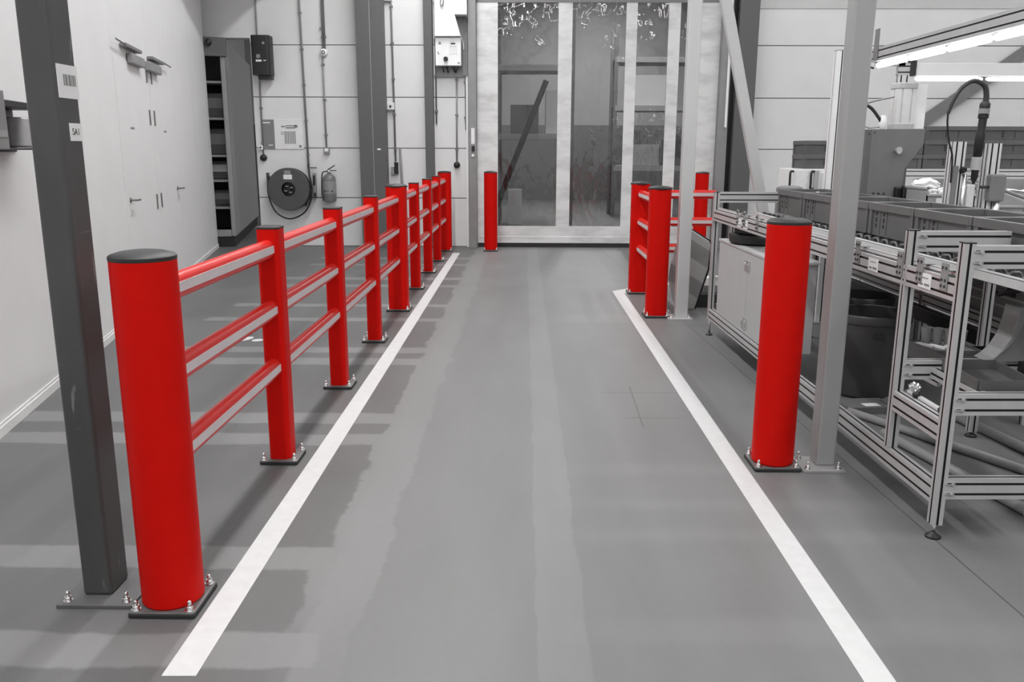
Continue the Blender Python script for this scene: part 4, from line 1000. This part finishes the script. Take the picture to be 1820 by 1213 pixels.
for k, (x, y, z, a, dx, dy, lab) in enumerate(((3.92, 6.62, 1.245, .3, .28, .20, 'white crumpled paper sheet in the long sloping bin'), (3.98, 6.90, 1.29, -.4, .26, .22, 'second white paper sheet lying behind the first in the sloping bin'), (4.05, 6.02, 1.155, .2, .30, .22, 'white paper sheet on the light grey bin at the right edge'))):
    b = MB(); g = bmesh.ops.create_grid(b.bm, x_segments=10, y_segments=10, size=.5, matrix=Matrix.Diagonal((dx, dy, 1, 1)))
    for v in g['verts']: v.co.z += .018 * math.sin(v.co.x * 22 + k) * math.cos(v.co.y * 19)
    o = solid('paper_sheet', b, PAPER, lab, 'paper', loc=(x, y, z), rz=a); sm = o.modifiers.new('thickness', 'SOLIDIFY'); sm.thickness = .0015
solid('dark_bottle', MB().lathe([(.045, 0), (.047, .01), (.047, .10), (.02, .13), (.018, .16)]), MIDG, 'grey plastic bottle standing left of the bin of white fittings', 'bottle', loc=(2.83, 6.02, 1.0), smooth=40)
solid('steel_block', MB().bx(-.055, .055, -.04, .04, 0, .16), ALUB, 'stacked bright steel block right of the left fixture post', 'block', loc=(2.905, 5.42, 1.0), bevel=.006)

# ------------------------------------------------------------------ rack with stacked crates by the right wall
t = thing('crate_rack', (3.7, 9.45, 0), 'white beamed flow rack under the long stack of dark crates', 'rack')
for x in (.05, 1.2, 2.35, 3.5):
    prof('upright', (x, .06, 0), (x, .06, 1.30), t, slot_section(.08, .08), (0, 1, 0), ALUB); prof('upright', (x, .62, 0), (x, .62, 1.30), t, slot_section(.08, .08), (0, 1, 0), ALU)
prof('front_beam', (0, .05, 1.355), (3.6, .05, 1.355), t, slot_section(.08, .10, 1, 2), (0, 0, 1), ALUB); prof('rear_beam', (0, .62, 1.355), (3.6, .62, 1.355), t, slot_section(.08, .10, 1, 2), (0, 0, 1), ALU)
obj('front_panel', MB().bx(.6, 3.5, .10, .115, 1.14, 1.30), WALL, t); obj('shelf', MB().bx(0, 3.6, .0, .68, 1.02, 1.04), DARKC, t); prof('lower_beam', (0, .05, 1.0), (3.6, .05, 1.0), t, slot_section(.08, .06), (0, 0, 1), ALUB)
first = None
colname = ('leftmost', 'second', 'rightmost')
for c_ in range(3):
    for l_ in range(3 if c_ else 2):
        p = (4.05 + c_ * .605 - .02, 9.75, 1.406 + l_ * .1502)
        lb2 = 'dark crate, %s of the %s stack on the white beamed rack' % ((('lowest', 'middle', 'topmost') if c_ else ('lower', 'upper'))[l_], colname[c_])
        if first is None: first = thing('stacking_crate', p, lb2, 'crate', 'dark crates stacked on the rack'); crate_parts(first, .60, .42, .15)
        else: clone(first, lb2, p)
t = thing('cabinet_stand', (2.92, 9.45, 0), 'white panelled stand with two black handles under the pair of crates', 'stand')
obj('body', MB().bx(.0, .78, .0, .55, .03, 1.40), WHITE, t, bevel=.006); obj('door', MB().bx(.30, .76, -.015, 0, .05, 1.36), WALL, t, bevel=.003)
obj('notice', MB().bx(.03, .16, -.005, 0, 1.10, 1.385), PAPER, t); obj('edge_profile', MB().bx(.22, .27, -.02, 0, .03, 1.385), ALU, t)
for x in (-.05, .175): obj('handle', MB().tube(spline([(x + .04, -.015, 1.375), (x, -.05, 1.365), (x, -.05, 1.25), (x, -.05, 1.20), (x + .04, -.015, 1.19)], 6), .012), BLACK, t)
obj('foot', MB().bx(.0, .78, .02, .53, 0, .03), CAP, t)
for l_ in range(2):
    p = (3.335, 9.72, 1.4005 + l_ * .1502)
    clone(first, 'dark crate, %s of the pair standing on the white panelled stand' % ('lower', 'upper')[l_], p)['group'] = 'pair of dark crates on the white stand'
solid('motor_housing', MB().lathe([(.12, 0), (.12, 1.24), (.115, 1.262), (.08, 1.275), (.01, 1.278)], seg=32), MIDG, 'grey round-topped canister standing behind the farthest bench crate', 'canister', loc=(2.46, 8.05, 0), smooth=40)
# leaning impact pad behind the far column
t = thing('impact_pad', (1.47, 8.62, 0), 'grey curved pad with darker diagonal stripes leaning behind the far steel column', 'pad')
pts = [(.05, .14), (.005, .30), (.03, .50), (.08, .68), (.14, .79), (.20, .815), (.24, .80), (.40, .70), (.415, .66), (.40, .42), (.28, .0), (.10, .0)]
obj('pad', MB().prism([(x, 0, z) for x, z in pts], (0, .05, 0)), PADM, t, bevel=.012, seg=3)
obj('backing', MB().prism([(x + .03, .052, z) for x, z in pts], (0, .03, 0)), RUB, t)
# oddments beyond the far end of the bench
for k, (x, y, dx, dy, h, m_, lab) in enumerate(((1.95, 9.0, .30, .5, .14, CAP, 'dark low box on the floor behind the striped pad'), (1.98, 9.05, .26, .42, .08, CONDUIT, 'grey flat box on top of the dark low box behind the pad'), (2.0, 8.3, .16, .3, .10, CARD, 'dark small box on the floor at the far end of the bench'))):
    solid('floor_box', MB().bx(-dx / 2, dx / 2, -dy / 2, dy / 2, 0, h), m_, lab, 'box', loc=(x, y, .14 if k == 1 else 0), rz=.15 if k == 1 else 0, bevel=.006)
